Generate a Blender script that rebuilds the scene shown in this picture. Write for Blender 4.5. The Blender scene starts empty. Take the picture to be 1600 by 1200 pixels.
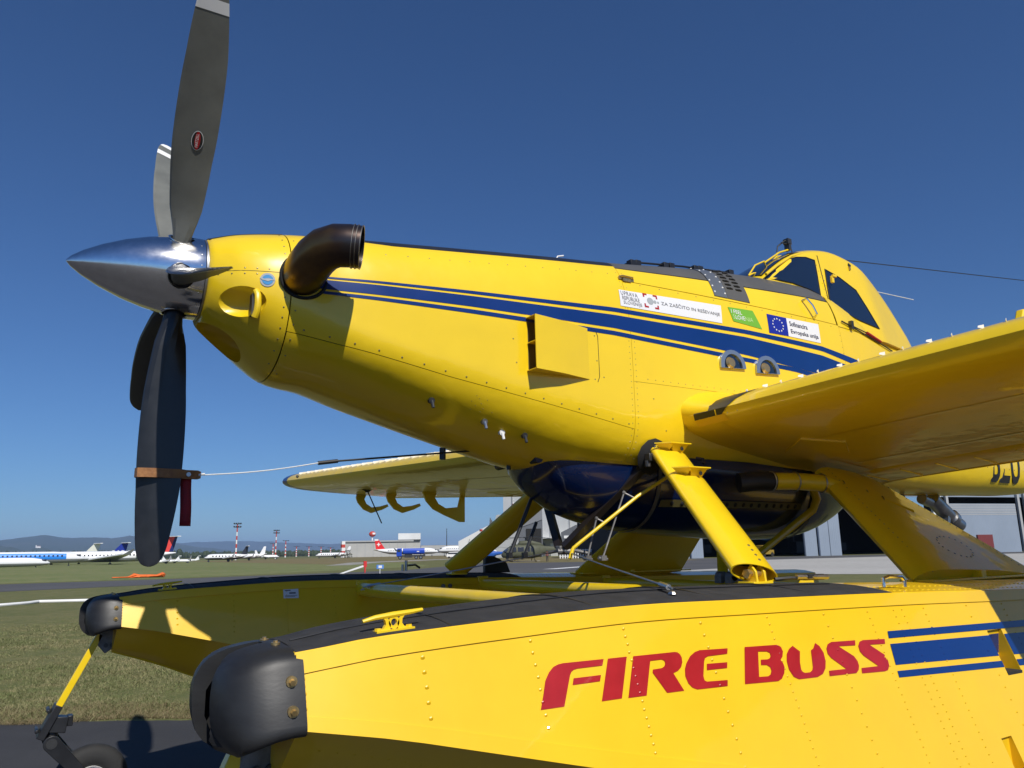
import bpy, bmesh, math, random
from mathutils import Vector, Matrix
import numpy as np
random.seed(7); rng=np.random.default_rng(7)
R_=math.radians
sc=bpy.context.scene
COL=sc.collection
# ---------------- camera ----------------
CAM=Vector((-.65,-4.09,1.55)); YAW,PIT,ROL=R_(33),R_(12.35),R_(.95)
fw=Vector((math.sin(YAW)*math.cos(PIT),math.cos(YAW)*math.cos(PIT),math.sin(PIT)))
rt=Vector((math.cos(YAW),-math.sin(YAW),0)); up=rt.cross(fw)
Rr=math.cos(ROL)*rt-math.sin(ROL)*up; Uu=math.sin(ROL)*rt+math.cos(ROL)*up
cd=bpy.data.cameras.new('camera'); cam=bpy.data.objects.new('camera',cd); COL.objects.link(cam)
M=Matrix((Rr,Uu,-fw)).transposed().to_4x4(); M.translation=CAM; cam.matrix_world=M
cd.sensor_fit='HORIZONTAL'; cd.sensor_width=36; cd.lens=36*1200/1600; cd.clip_start=.05; cd.clip_end=80000
sc.camera=cam
# ---------------- sky, sun, exposure ----------------
SUN=Vector((.165,1,-1.03)).normalized()      # direction the light travels
sun_el=math.asin(-SUN.z); sun_az=math.atan2(-SUN.x,-SUN.y)
w=bpy.data.worlds.new('World'); sc.world=w; w.use_nodes=True
nt=w.node_tree; bg=nt.nodes['Background']; sky=nt.nodes.new('ShaderNodeTexSky'); sky.sky_type='NISHITA'; sky.sun_disc=False
sky.sun_elevation=sun_el; sky.sun_rotation=sun_az; sky.altitude=0; sky.air_density=1.0; sky.dust_density=0; sky.ozone_density=5
tint=nt.nodes.new('ShaderNodeMix'); tint.data_type='RGBA'; tint.blend_type='MULTIPLY'; tint.inputs[0].default_value=1; tint.inputs[7].default_value=(.49,.715,1,1)   # deep blue of the phone camera's white balance
nt.links.new(sky.outputs[0],tint.inputs[6]); nt.links.new(tint.outputs[2],bg.inputs[0]); bg.inputs[1].default_value=.079
sl=bpy.data.lights.new('sun','SUN'); sl.energy=4.75; sl.angle=R_(.53); sl.color=(1,.955,.88)
so=bpy.data.objects.new('sun',sl); COL.objects.link(so); so.rotation_euler=SUN.to_track_quat('-Z','Y').to_euler()
sc.view_settings.view_transform='Standard'; sc.view_settings.look='None'; sc.view_settings.gamma=1; sc.view_settings.exposure=0
try: sc.view_settings.use_curve_mapping=False
except: pass

# ---------------- materials ----------------
def mat(name,col,rough=.5,metal=0,coat=0,var=0,vscale=3,bump=0,bscale=20,spec=.5,col2=None,ior=None,stretch=None,crough=.03,dist=.004):
    m=bpy.data.materials.new(name); m.use_nodes=True; n=m.node_tree.nodes; l=m.node_tree.links; b=n['Principled BSDF']
    b.inputs['Base Color'].default_value=(*col,1); b.inputs['Roughness'].default_value=rough; b.inputs['Metallic'].default_value=metal
    b.inputs['Coat Weight'].default_value=coat; b.inputs['Coat Roughness'].default_value=crough; b.inputs['Specular IOR Level'].default_value=spec
    tc=n.new('ShaderNodeTexCoord'); src=tc.outputs['Object']
    if stretch:
        mp=n.new('ShaderNodeMapping'); mp.inputs['Scale'].default_value=stretch; l.new(src,mp.inputs[0]); src=mp.outputs[0]
    if var or col2:
        no=n.new('ShaderNodeTexNoise'); no.inputs['Scale'].default_value=vscale; no.inputs['Detail'].default_value=6; no.inputs['Roughness'].default_value=.65; l.new(src,no.inputs['Vector'])
        cr=n.new('ShaderNodeValToRGB'); c2=col2 or tuple(c*(1-var) for c in col); c1=col if col2 else tuple(min(1,c*(1+var*.5)) for c in col)
        cr.color_ramp.elements[0].position=.35; cr.color_ramp.elements[1].position=.65
        cr.color_ramp.elements[0].color=(*c2,1); cr.color_ramp.elements[1].color=(*c1,1)
        l.new(no.outputs['Fac'],cr.inputs[0]); l.new(cr.outputs[0],b.inputs['Base Color'])
        mr=n.new('ShaderNodeMapRange'); mr.inputs['To Min'].default_value=rough*.8; mr.inputs['To Max'].default_value=min(1,rough*1.3+.02); l.new(no.outputs['Fac'],mr.inputs['Value']); l.new(mr.outputs[0],b.inputs['Roughness'])
    if bump:
        no2=n.new('ShaderNodeTexNoise'); no2.inputs['Scale'].default_value=bscale; no2.inputs['Detail'].default_value=3; l.new(src,no2.inputs['Vector'])
        bp=n.new('ShaderNodeBump'); bp.inputs['Strength'].default_value=bump; bp.inputs['Distance'].default_value=dist; l.new(no2.outputs['Fac'],bp.inputs['Height'])
        l.new(bp.outputs[0],b.inputs['Normal']); l.new(bp.outputs[0],b.inputs['Coat Normal'])
    return m
YEL=mat('yellow_paint',(.87,.60,.010),.32,0,.6,var=.04,vscale=1.4,bump=.4,bscale=2.6,dist=.028,crough=.03)
YEL2=mat('yellow_paint_worn',(.85,.53,.010),.35,0,.45,var=.05,vscale=2.5,bump=.22,bscale=2.6,dist=.015,crough=.05)
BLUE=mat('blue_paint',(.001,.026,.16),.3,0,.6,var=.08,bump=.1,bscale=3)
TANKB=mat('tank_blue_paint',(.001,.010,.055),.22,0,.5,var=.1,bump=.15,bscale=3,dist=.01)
RED=mat('red_vinyl',(.40,.010,.012),.35,0,.4,var=.12,vscale=8)
BLACK=mat('matt_black_paint',(.014,.015,.018),.42,0,.1,var=.3,vscale=8)
NONSKID=mat('nonskid_coating',(.028,.028,.03),.85,0,0,var=.4,vscale=12,bump=.9,bscale=500,dist=.003)
RUBBER=mat('worn_black_rubber',(.010,.010,.011),.45,0,0,col2=(.022,.0225,.023),vscale=4.5,bump=.10,bscale=60,dist=.0015,stretch=(1.2,1,3))
CHROME=mat('polished_metal',(.90,.885,.87),.13,1,0,var=.06,vscale=30)
STEEL=mat('brushed_steel',(.5,.5,.5),.32,1,0,var=.15,vscale=20)
DSTEEL=mat('dark_steel',(.10,.10,.10),.4,.8,0,var=.3)
SCREW=mat('screw_metal',(.30,.26,.15),.4,.8)
BRASS=mat('gold_bolt',(.62,.45,.2),.35,.9,var=.2,vscale=40)
GREYB=mat('grey_blade_paint',(.14,.145,.13),.5,0,.1,var=.12,vscale=9)
BLKB=mat('black_blade_paint',(.016,.018,.022),.36,0,.15,var=.3,vscale=7)
WHITE=mat('white_paint',(.78,.78,.77),.45,0,.1,var=.05)
WVINYL=mat('white_vinyl',(.74,.75,.78),.4,0,.2)
GTXT=mat('grey_text_print',(.12,.12,.14),.5)
GLOGO=mat('grey_logo_print',(.35,.38,.40),.5)
DKTXT=mat('dark_text_print',(.01,.01,.05),.5)
GREEN=mat('green_vinyl',(.16,.42,.03),.4,0,.2)
LGREEN=mat('light_green_print',(.5,.72,.30),.4)
EUBLUE=mat('flag_blue_vinyl',(.01,.02,.28),.4,0,.2)
GREY=mat('grey_deck_paint',(.085,.083,.078),.5,0,.15,var=.1)
GREYL=mat('light_grey_strip',(.14,.155,.18),.4,.3,.2,var=.1)
GLASS=mat('tinted_glass',(.006,.012,.028),.04,0,1,spec=.8)
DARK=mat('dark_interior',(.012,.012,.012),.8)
LEATH=mat('tan_leather',(.36,.16,.05),.55,0,0,col2=(.24,.10,.03),vscale=25,bump=.4,bscale=80)
RIBB=mat('red_ribbon_cloth',(.30,.012,.02),.7,var=.2,vscale=15,bump=.3,bscale=300)
ROPEW=mat('white_rope',(.72,.72,.7),.7,bump=.8,bscale=300)
TYRE=mat('tyre_rubber',(.022,.022,.022),.75,var=.3,vscale=10,bump=.3,bscale=60)
MAGN=mat('grey_fitting',(.22,.215,.21),.5,.5,0,var=.4,vscale=14)
ALTAN=mat('clear_alloy_strip',(.14,.13,.08),.4,.4,var=.1)

def exhaust_mat():
    m=bpy.data.materials.new('heat_stained_steel'); m.use_nodes=True; n=m.node_tree.nodes; l=m.node_tree.links; b=n['Principled BSDF']
    tc=n.new('ShaderNodeTexCoord'); sx=n.new('ShaderNodeSeparateXYZ'); l.new(tc.outputs['Object'],sx.inputs[0])
    no=n.new('ShaderNodeTexNoise'); no.inputs['Scale'].default_value=7; no.inputs['Detail'].default_value=5; l.new(tc.outputs['Object'],no.inputs['Vector'])
    ad=n.new('ShaderNodeMath'); ad.operation='MULTIPLY_ADD'; ad.inputs[1].default_value=2.4; l.new(sx.outputs[0],ad.inputs[0]); 
    mu=n.new('ShaderNodeMath'); mu.operation='MULTIPLY'; mu.inputs[1].default_value=.8; l.new(no.outputs['Fac'],mu.inputs[0])
    ad.inputs[2].default_value=0; s2=n.new('ShaderNodeMath'); s2.operation='ADD'; l.new(ad.outputs[0],s2.inputs[0]); l.new(mu.outputs[0],s2.inputs[1])
    mr=n.new('ShaderNodeMapRange'); mr.inputs['From Min'].default_value=1.1; mr.inputs['From Max'].default_value=2.2; l.new(s2.outputs[0],mr.inputs[0])
    cr=n.new('ShaderNodeValToRGB'); e=cr.color_ramp.elements; e[0].color=(.30,.20,.07,1); e[1].color=(.085,.07,.06,1); a=e.new(.3); a.color=(.2,.12,.05,1); a=e.new(.55); a.color=(.10,.065,.05,1); a=e.new(.8); a.color=(.07,.07,.075,1)
    l.new(mr.outputs[0],cr.inputs[0]); l.new(cr.outputs[0],b.inputs['Base Color']); b.inputs['Metallic'].default_value=.9; b.inputs['Roughness'].default_value=.3
    return m
EXH=exhaust_mat()

# ---------------- mesh helpers ----------------
class MB:
    def __init__(s): s.v=[];s.f=[];s.mi=[]
    def add(s,v,f,mi=0):
        o=len(s.v); s.v+=[tuple(p) for p in v]; s.f+=[tuple(i+o for i in q) for q in f]; s.mi+=[mi]*len(f); return s
    def box(s,c,d,rot=None,mi=0):
        x,y,z=(q/2 for q in d); v=[Vector((a*x,b*y,e*z)) for a in(-1,1) for b in(-1,1) for e in(-1,1)]
        if rot: v=[rot@p for p in v]
        v=[p+Vector(c) for p in v]
        return s.add(v,[(0,1,3,2),(4,6,7,5),(0,4,5,1),(2,3,7,6),(0,2,6,4),(1,5,7,3)],mi)
    def tube(s,pts,r,n=10,cap=True,mi=0,flat=None):
        pts=[Vector(p) for p in pts]; rs=r if isinstance(r,(list,tuple)) else [r]*len(pts); V=[];F=[]
        prev=None
        for i,p in enumerate(pts):
            t=(pts[min(i+1,len(pts)-1)]-pts[max(i-1,0)]).normalized()
            if prev is None:
                a=t.cross(Vector((0,0,1))); a=a if a.length>.1 else t.cross(Vector((0,1,0))); a.normalize()
            else: a=(prev-t*prev.dot(t)).normalized()
            prev=a; b=t.cross(a)
            for k in range(n):
                q=2*math.pi*k/n; V.append(p+a*rs[i]*math.cos(q)+b*rs[i]*math.sin(q)*(flat or 1))
        for i in range(len(pts)-1):
            for k in range(n):
                F.append((i*n+k,i*n+(k+1)%n,(i+1)*n+(k+1)%n,(i+1)*n+k))
        if cap: F.append(tuple(range(n))[::-1]); F.append(tuple((len(pts)-1)*n+k for k in range(n)))
        return s.add(V,F,mi)
    def loft(s,secs,cap=True,closed=True,mi=0):
        n=len(secs[0]); V=[p for q in secs for p in q]; F=[]
        for i in range(len(secs)-1):
            for k in range(n if closed else n-1):
                F.append((i*n+k,i*n+(k+1)%n,(i+1)*n+(k+1)%n,(i+1)*n+k))
        if cap: F.append(tuple(range(n))[::-1]); F.append(tuple((len(secs)-1)*n+k for k in range(n)))
        return s.add(V,F,mi)
    def prism(s,poly,off,mi=0):       # poly: 3d points, off: Vector thickness
        n=len(poly); off=Vector(off); a=[Vector(p) for p in poly]; V=a+[p+off for p in a]
        F=[tuple(range(n))[::-1],tuple(range(n,2*n))]+[(i,(i+1)%n,n+(i+1)%n,n+i) for i in range(n)]
        return s.add(V,F,mi)
    def dome(s,p,nrm,r,h=.45,n=6):
        nrm=Vector(nrm).normalized(); a=nrm.cross(Vector((1,0,.01))).normalized(); b=nrm.cross(a); p=Vector(p); V=[]
        for (q,z) in ((1,0),(.72,.7)):
            for k in range(n): t=2*math.pi*k/n; V.append(p+(a*math.cos(t)+b*math.sin(t))*r*q+nrm*r*h*z)
        V.append(p+nrm*r*h); F=[(k,(k+1)%n,n+(k+1)%n,n+k) for k in range(n)]+[(n+k,n+(k+1)%n,2*n) for k in range(n)]
        return s.add(V,F)
def obj(name,mb,mats,parent=None,smooth=True,bevel=0,kind=None,angle=35,fix=False,subd=0):
    me=bpy.data.meshes.new(name); me.from_pydata([tuple(v) for v in mb.v],[],mb.f)
    ms=mats if isinstance(mats,(list,tuple)) else [mats]
    for m in ms: me.materials.append(m)
    if len(ms)>1: me.polygons.foreach_set('material_index',mb.mi)
    if fix:
        bm=bmesh.new(); bm.from_mesh(me); bmesh.ops.remove_doubles(bm,verts=bm.verts,dist=1e-5); bmesh.ops.recalc_face_normals(bm,faces=bm.faces); bm.to_mesh(me); bm.free()
    if smooth:
        me.polygons.foreach_set('use_smooth',[True]*len(me.polygons))
        try: me.set_sharp_from_angle(angle=R_(angle))
        except: pass
    me.update()
    o=bpy.data.objects.new(name,me); COL.objects.link(o)
    if parent: o.parent=parent
    if bevel:
        b=o.modifiers.new('bevel','BEVEL'); b.width=bevel; b.segments=2; b.limit_method='ANGLE'
    if kind: o['kind']=kind
    return o
def thing(name,label,cat,loc=(0,0,0),rz=0,group=None):
    o=bpy.data.objects.new(name,None); COL.objects.link(o); o.location=loc; o.rotation_euler=(0,0,rz); o.empty_display_size=.2
    o['label']=label; o['category']=cat
    if group: o['group']=group
    return o
def tag(o,label,cat,group=None):
    o['label']=label; o['category']=cat
    if group: o['group']=group
    return o
def lab(o,l): o['label']=l; return o
def boolean(o,cutter_mb,solver='EXACT'):
    c=obj('cutter',cutter_mb,o.data.materials[0],fix=True)
    m=o.modifiers.new('cut','BOOLEAN'); m.object=c; m.operation='DIFFERENCE'; m.solver=solver
    bpy.context.view_layer.update(); dg=bpy.context.evaluated_depsgraph_get()
    me=bpy.data.meshes.new_from_object(o.evaluated_get(dg)); o.modifiers.clear(); o.data=me
    me.polygons.foreach_set('use_smooth',[True]*len(me.polygons))
    try: me.set_sharp_from_angle(angle=R_(32))
    except: pass
    bpy.data.objects.remove(c)
def ellipsoid(c,r,rot=None,n=32,m=18):
    b=MB(); V=[];F=[]
    for i in range(m+1):
        t=math.pi*i/m
        for k in range(n):
            p=2*math.pi*k/n; q=Vector((r[0]*math.cos(t),r[1]*math.sin(t)*math.cos(p),r[2]*math.sin(t)*math.sin(p)))
            if rot: q=rot@q
            V.append(q+Vector(c))
    for i in range(m):
        for k in range(n): F.append((i*n+k,i*n+(k+1)%n,(i+1)*n+(k+1)%n,(i+1)*n+k))
    return b.add(V,F)
def lerp(a,b,t): return a+(b-a)*t
def interp(tab,x):
    if x<=tab[0][0]: return tab[0][1]
    for i in range(len(tab)-1):
        if x<=tab[i+1][0]:
            t=(x-tab[i][0])/(tab[i+1][0]-tab[i][0]); return lerp(tab[i][1],tab[i+1][1],t)
    return tab[-1][1]
def hermite(tab,x):
    n=len(tab)
    if x<=tab[0][0]: return tab[0][1]
    if x>=tab[-1][0]: return tab[-1][1]
    i=0
    while x>tab[i+1][0]: i+=1
    def m(j):
        a=max(j-1,0); b=min(j+1,n-1); return (tab[b][1]-tab[a][1])/(tab[b][0]-tab[a][0])
    h=tab[i+1][0]-tab[i][0]; t=(x-tab[i][0])/h
    return (2*t**3-3*t*t+1)*tab[i][1]+(t**3-2*t*t+t)*h*m(i)+(-2*t**3+3*t*t)*tab[i+1][1]+(t**3-t*t)*h*m(i+1)
LET={"F":[[0.6537,1.118],[0.673,1.1556],[0.6882,1.1883],[0.6957,1.1971],[0.7066,1.2088],[0.7252,1.2215],[0.7442,1.227],[0.7622,1.2288],[0.9146,1.228],[0.9041,1.2107],[0.81,1.2104],[0.796,1.2084],[0.7856,1.2034],[0.7776,1.1944],[0.7349,1.1178]],"Fb":[[0.7883,1.1861],[0.8903,1.186],[0.8812,1.1697],[0.7796,1.169]],"I":[[0.9311,1.2277],[1.006,1.2276],[0.9471,1.1173],[0.8705,1.1172]],"R":[[1.0319,1.2266],[1.208,1.2254],[1.2206,1.2233],[1.2288,1.2173],[1.2326,1.2072],[1.2292,1.1931],[1.2181,1.1797],[1.2008,1.1705],[1.1775,1.1655],[1.2025,1.1128],[1.1291,1.1139],[1.1146,1.1384],[1.0924,1.1748],[1.0967,1.1831],[1.1355,1.1839],[1.1476,1.1881],[1.1537,1.194],[1.1555,1.2009],[1.1521,1.2054],[1.1428,1.2083],[1.0954,1.2082],[1.0441,1.115],[0.9717,1.1158]],"E":[[1.4546,1.218],[1.4448,1.2017],[1.352,1.2014],[1.3359,1.1972],[1.3266,1.1869],[1.3036,1.1454],[1.3034,1.133],[1.3125,1.1286],[1.4078,1.1244],[1.3993,1.1071],[1.2604,1.1106],[1.2419,1.1176],[1.2291,1.1311],[1.2251,1.1525],[1.2324,1.1731],[1.2467,1.1898],[1.271,1.2078],[1.2979,1.2185],[1.322,1.2222]],"Eb":[[1.3361,1.1795],[1.4323,1.1764],[1.4228,1.1594],[1.3277,1.1613]],"B":[[1.5392,1.2158],[1.7045,1.2109],[1.7185,1.2066],[1.7253,1.2013],[1.7271,1.1872],[1.7141,1.1703],[1.6993,1.1617],[1.7063,1.1513],[1.7069,1.1376],[1.6943,1.1192],[1.6726,1.1039],[1.6502,1.0983],[1.4828,1.1047]],"Bh":[[1.5987,1.1969],[1.6431,1.1936],[1.656,1.1879],[1.6554,1.1789],[1.647,1.1717],[1.6327,1.169],[1.5989,1.1706],[1.5913,1.1543],[1.6201,1.1519],[1.6333,1.1438],[1.6332,1.1323],[1.6223,1.1218],[1.6073,1.1174],[1.562,1.1196]],"U":[[1.7889,1.2015],[1.8182,1.1803],[1.7973,1.1458],[1.79,1.1226],[1.7937,1.1144],[1.8049,1.1106],[1.8316,1.1099],[1.8489,1.1155],[1.8581,1.1247],[1.882,1.1796],[1.899,1.1845],[1.9204,1.2016],[1.9379,1.1899],[1.9478,1.1663],[1.9416,1.138],[1.9252,1.115],[1.9008,1.099],[1.8647,1.0915],[1.7612,1.0938],[1.7374,1.1038],[1.7256,1.1282],[1.7296,1.1553],[1.7429,1.178],[1.7634,1.1925]],"S1":[[2.1637,1.1939],[2.1529,1.1764],[2.0486,1.181],[2.1185,1.1405],[2.1288,1.1227],[2.1262,1.1061],[2.1135,1.0926],[2.0938,1.0839],[1.9325,1.0881],[1.9403,1.1056],[2.0436,1.1027],[1.9807,1.1451],[1.9692,1.1605],[1.9739,1.1789],[1.99,1.1924],[2.0157,1.1982]],"S2":[[2.3561,1.1855],[2.3463,1.1683],[2.2423,1.1722],[2.315,1.1294],[2.3049,1.1215],[2.3143,1.1199],[2.3123,1.113],[2.3201,1.1093],[2.3136,1.0903],[2.2951,1.0768],[2.2731,1.0744],[2.1274,1.0801],[2.1355,1.0978],[2.245,1.0952],[2.1782,1.138],[2.1663,1.1539],[2.1699,1.1731],[2.1876,1.187],[2.2124,1.191]]}
FSTR=[[[2.3973,1.2118],[2.3863,1.1858],[3.5258,1.1617],[3.5562,1.189]],[[2.3793,1.1651],[2.3586,1.0897],[3.4034,1.0515],[3.4989,1.1375]],[[2.3525,1.0684],[2.3475,1.0454],[3.3533,1.0064],[3.381,1.0313]]]
BAND=[[[[0.5851,2.949],[1.4404,3.0114],[2.4749,3.0779],[3.6839,3.0958],[4.563,3.0863],[5.0815,3.0326]],[[0.5854,2.9388],[1.4403,2.9922],[2.4732,3.048],[3.68,3.0625],[4.5565,3.0465],[5.012,2.9866]]],[[[0.5724,2.9295],[1.4402,2.9788],[2.4719,3.0263],[3.6771,3.038],[4.5506,3.0094],[4.9223,2.9653]],[[0.561,2.878],[1.4397,2.9141],[2.4666,2.9352],[3.661,2.9011],[4.3015,2.8623],[4.612,2.8463]]],[[[0.568,2.8674],[1.4396,2.897],[2.4655,2.9155],[3.6585,2.8803],[4.2043,2.8686],[4.4538,2.8493]],[[0.5686,2.8522],[1.4395,2.8724],[2.4638,2.8869],[3.6549,2.8501],[4.1995,2.8357],[4.3716,2.8199]]]]
HULLRIV=[[[-0.0046,1.2533],[-0.007,1.1867]],[[0.3185,1.278],[0.3171,1.1333]],[[0.6672,1.2951],[0.6646,1.0699]],[[1.0224,1.3064],[1.0208,0.9637]],[[1.3651,1.3035],[1.3712,0.8821]],[[1.7037,1.3033],[1.7128,0.8346]],[[2.0304,1.2946],[2.045,0.7884]],[[2.3111,1.2918],[2.329,0.7489]],[[2.4923,1.2875],[2.5079,0.724]],[[2.5573,1.2867],[2.5699,0.7154]],[[2.7154,1.284],[2.7412,0.6915]],[[3.0517,1.2784],[3.166,0.8377]]]
STEP=[[[3.1642,1.1453],[3.2731,1.1437],[3.3043,0.9784],[3.1317,0.9807]],[[2.8676,0.7696],[2.9445,0.767],[2.9576,0.6501],[2.8653,0.6631]]]
# =====================================================================
# AIRCRAFT (x aft, y starboard, z up; hub on the origin's vertical)
# =====================================================================
AC=thing('floatplane','yellow firefighting floatplane with blue stripes, large red float lettering and five blade propeller','aircraft')
FT=[(.06,3.185,2.725,.232,2.955,2.0,2.0),(.20,3.225,2.625,.345,2.91,2.15,2.0),(.42,3.258,2.47,.425,2.84,2.5,2.05),
(.66,3.285,2.425,.455,2.75,2.9,2.1),(.9,3.305,2.358,.475,2.68,3.3,2.15),(1.5,3.375,2.20,.49,2.58,3.7,2.2),(2.1,3.45,2.06,.50,2.50,3.8,2.3),
(2.65,3.515,2.01,.51,2.45,3.8,2.7),(3.4,3.615,2.02,.53,2.50,3.7,3.2),(4.25,3.70,2.02,.54,2.60,3.5,3.4),(5.0,3.71,2.02,.52,2.65,3.3,3.2),
(6.1,3.40,2.01,.42,2.72,3,3.8),(7.5,3.15,2.04,.33,2.62,3.2,4.5),(8.6,3.05,2.09,.24,2.60,3.2,4.5),(10.,2.95,2.40,.10,2.70,3.,3.)]
FTA=np.array(FT)
def fsec(x):
    xs=FTA[:,0]; i=int(np.clip(np.searchsorted(xs,x)-1,0,len(xs)-2)); h=xs[i+1]-xs[i]; t=(x-xs[i])/h
    def m(j):
        a=max(j-1,0); b=min(j+1,len(xs)-1); return (FTA[b]-FTA[a])/(xs[b]-xs[a])
    return (2*t**3-3*t*t+1)*FTA[i]+(t**3-2*t*t+t)*h*m(i)+(-2*t**3+3*t*t)*FTA[i+1]+(t**3-t*t)*h*m(i+1)
def fpt(x,t,ins=0):
    # t in -1..1 : |t| 0 top .. 1 bottom, negative = port (camera side)
    s=-1 if t<0 else 1; t=abs(t); _,zt,zb,wd,zm,n1,n2=fsec(x); a=t*math.pi; n=n1 if t<.5 else n2; h=(zt-zm) if t<.5 else (zm-zb)
    wd-=ins; h-=ins; c=math.cos(a); q=math.sin(a); r=(abs(q/wd)**n+abs(c/h)**n)**(-1/n)
    return Vector((x,s*r*q,zm+r*c))
def t_of_z(x,z):
    _,zt,zb,wd,zm,n1,n2=fsec(x)
    h,n=((zt-zm),n1) if z>=zm else ((zm-zb),n2); q=min(1,abs(z-zm)/h); y=wd*(1-q**n)**(1/n)
    return math.atan2(y,z-zm)/math.pi
def fy(x,z):
    return fpt(x,-t_of_z(x,z)).y
def fnorm(x,t):
    a=fpt(x+.01,t)-fpt(x-.01,t); b=fpt(x,t+.01)-fpt(x,t-.01); n=a.cross(b).normalized()
    c=fpt(x,t)-Vector((x,0,fsec(x)[4]))
    return n if n.dot(c)>0 else -n
def patch(name,x0,x1,t0,t1,m,nx=24,ntt=16,gap=.0025,out=0,label=None,gt=None):
    """one skin panel; t0,t1 constants or functions of x; edges turned in"""
    f0=t0 if callable(t0) else (lambda x:t0); f1=t1 if callable(t1) else (lambda x:t1)
    V=[];F=[]
    X=[lerp(x0+gap,x1-gap,i/nx) for i in range(nx+1)]
    for X_ in X:
        a=f0(X_);b=f1(X_); g=gap/1.4 if gt is None else gt
        for j in range(ntt+1):
            t=lerp(a+g*(abs(a)<1 and a!=0),b-g*(abs(b)<1 and b!=0),j/ntt)
            p=fpt(X_,t)
            if out: p=p+fnorm(X_,t)*out
            V.append(p)
    W=ntt+1
    for i in range(nx):
        for j in range(ntt): F.append((i*W+j,(i+1)*W+j,(i+1)*W+j+1,i*W+j+1))
    # turned-in rim
    rim=[i*W for i in range(nx+1)]+[nx*W+j for j in range(1,W)]+[i*W+ntt for i in range(nx-1,-1,-1)]+[j for j in range(ntt-1,0,-1)]
    o=len(V)
    for k in rim:
        p=V[k]; c=Vector((p.x,0,2.8)); V.append(p+(c-p).normalized()*.007)
    for k in range(len(rim)): F.append((rim[k],rim[(k+1)%len(rim)],o+(k+1)%len(rim),o+k))
    ob=obj(name,MB().add(V,F),m,AC,fix=True,angle=50)
    if label: ob['label']=label
    return ob
# structure underneath the panels
b=MB(); b.loft([[fpt(x,t,.008) for t in np.linspace(-1,1,48,endpoint=False)] for x in np.linspace(.43,9.9,60)])
obj('airframe',b,DARK,AC)
TB=lambda x:t_of_z(x,fsec(x)[1]-.085*min(1,max(.35,x/1.0)))     # edge of the anti-glare strip
def seam(x): return interp([(.34,2.665),(.77,2.59),(1.3,2.495),(1.94,2.40),(2.32,2.34),(2.62,2.29)],x)
TS=lambda x:t_of_z(x,seam(x))
# --- nose ring with intakes ---
b=MB(); N=64
secs=[]
for x,ins in [(.066,.035),(.064,.018),(.07,.006),(.085,0)]+[(xx,0) for xx in np.linspace(.11,.418,16)]+[(.4185,.01)]:
    secs.append([fpt(x,t,ins) for t in np.linspace(-1,1,N,endpoint=False)])
b.loft(secs)
nose=obj('nose_cowl',b,YEL,AC,fix=True,angle=40)
cut=ellipsoid((.125,0,2.60),(.275,.275,.19),Matrix.Rotation(R_(38),3,'Y'))
e=ellipsoid((.24,0,2.665),(.2,.15,.10),Matrix.Rotation(R_(12),3,'Y')); cut.add(e.v,e.f)
for s in(-1,):
    e=ellipsoid((.135,s*.385,2.768),(.18,.16,.10),Matrix.Rotation(R_(-6)*1,3,'Y')@Matrix.Rotation(R_(10)*s,3,'Z')); cut.add(e.v,e.f)
boolean(nose,cut)
b=MB(); b.loft([[fpt(x,t,i) for t in np.linspace(-1,1,48,endpoint=False)] for x,i in((.052,.045),(.075,.045))]); obj('cowl_seal_ring',b,DARK,AC)
b=MB()
for s in(-1,):
    b.tube([(.262,s*.372,2.70),(.268,s*.388,2.73),(.27,s*.39,2.77),(.268,s*.388,2.81),(.262,s*.372,2.835)],.017,10)
obj('intake_lip',b,YEL,AC)
b=MB(); b.box((.252,-.345,2.767),(.012,.05,.11)); obj('intake_screen',b,DSTEEL,AC)
patch('anti_glare_strip',.075,.418,lambda x:-TB(x),TB,BLACK,12,12,gap=0,out=.0025)
patch('anti_glare_strip',.422,2.60,lambda x:-TB(x),TB,BLACK,50,14,gap=.0005)
for s in(-1,1):
    A=(lambda s:lambda x:(s*TB(x) if s>0 else -TS(x)))(s); B=(lambda s:lambda x:(s*TS(x) if s>0 else -TB(x)))(s)
    patch('upper_cowl_panel',.422,2.60,A,B,YEL,140,70,gap=.0012)
patch('lower_cowl_panel',.422,2.60,lambda x:-1,lambda x:-TS(x),YEL,120,50)
patch('lower_cowl_panel',.422,2.60,TS,1.0,YEL,120,50)
# aft of the firewall
TG=lambda x:t_of_z(x,interp([(2.5,3.40),(2.62,3.405),(3.46,3.455),(3.85,3.468),(4.55,3.511),(5,3.53)],x))
patch('hopper_top_panel',2.60,4.84,lambda x:-TG(x),TG,GREY,40,16)
for s in(-1,1):
    f=lambda g,h:((lambda x:-h(x)),(lambda x:-g(x))) if s<0 else (g,h)
    SH=lambda x:t_of_z(x,interp([(2.6,3.30),(4.8,3.31)],x))
    LW=lambda x:t_of_z(x,2.60)
    a,b_=f(TG,SH); patch('hopper_side_panel',2.60,4.84,a,b_,YEL,36,8,gap=.0012)
    a,b_=f(SH,LW); patch('fuselage_side_panel',2.60,4.86,a,b_,YEL,60,40,gap=.0012,gt=.0006)
    a,b_=f(LW,lambda x:1.0); patch('lower_side_panel',2.60,6.0,a,b_,YEL,70,40,gap=.0012,gt=.0006)
    a,b_=f(lambda x:t_of_z(x,3.30),LW); patch('cockpit_side_panel',4.86,6.0,a,b_,YEL,30,20,gap=.0012)
patch('aft_fuselage_skin',6.0,9.9,-1,1,YEL,40,40,gap=0.001)
patch('cockpit_sill_panel',4.86,6.0,lambda x:-t_of_z(x,3.298),lambda x:t_of_z(x,3.298),YEL,20,16)
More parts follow.
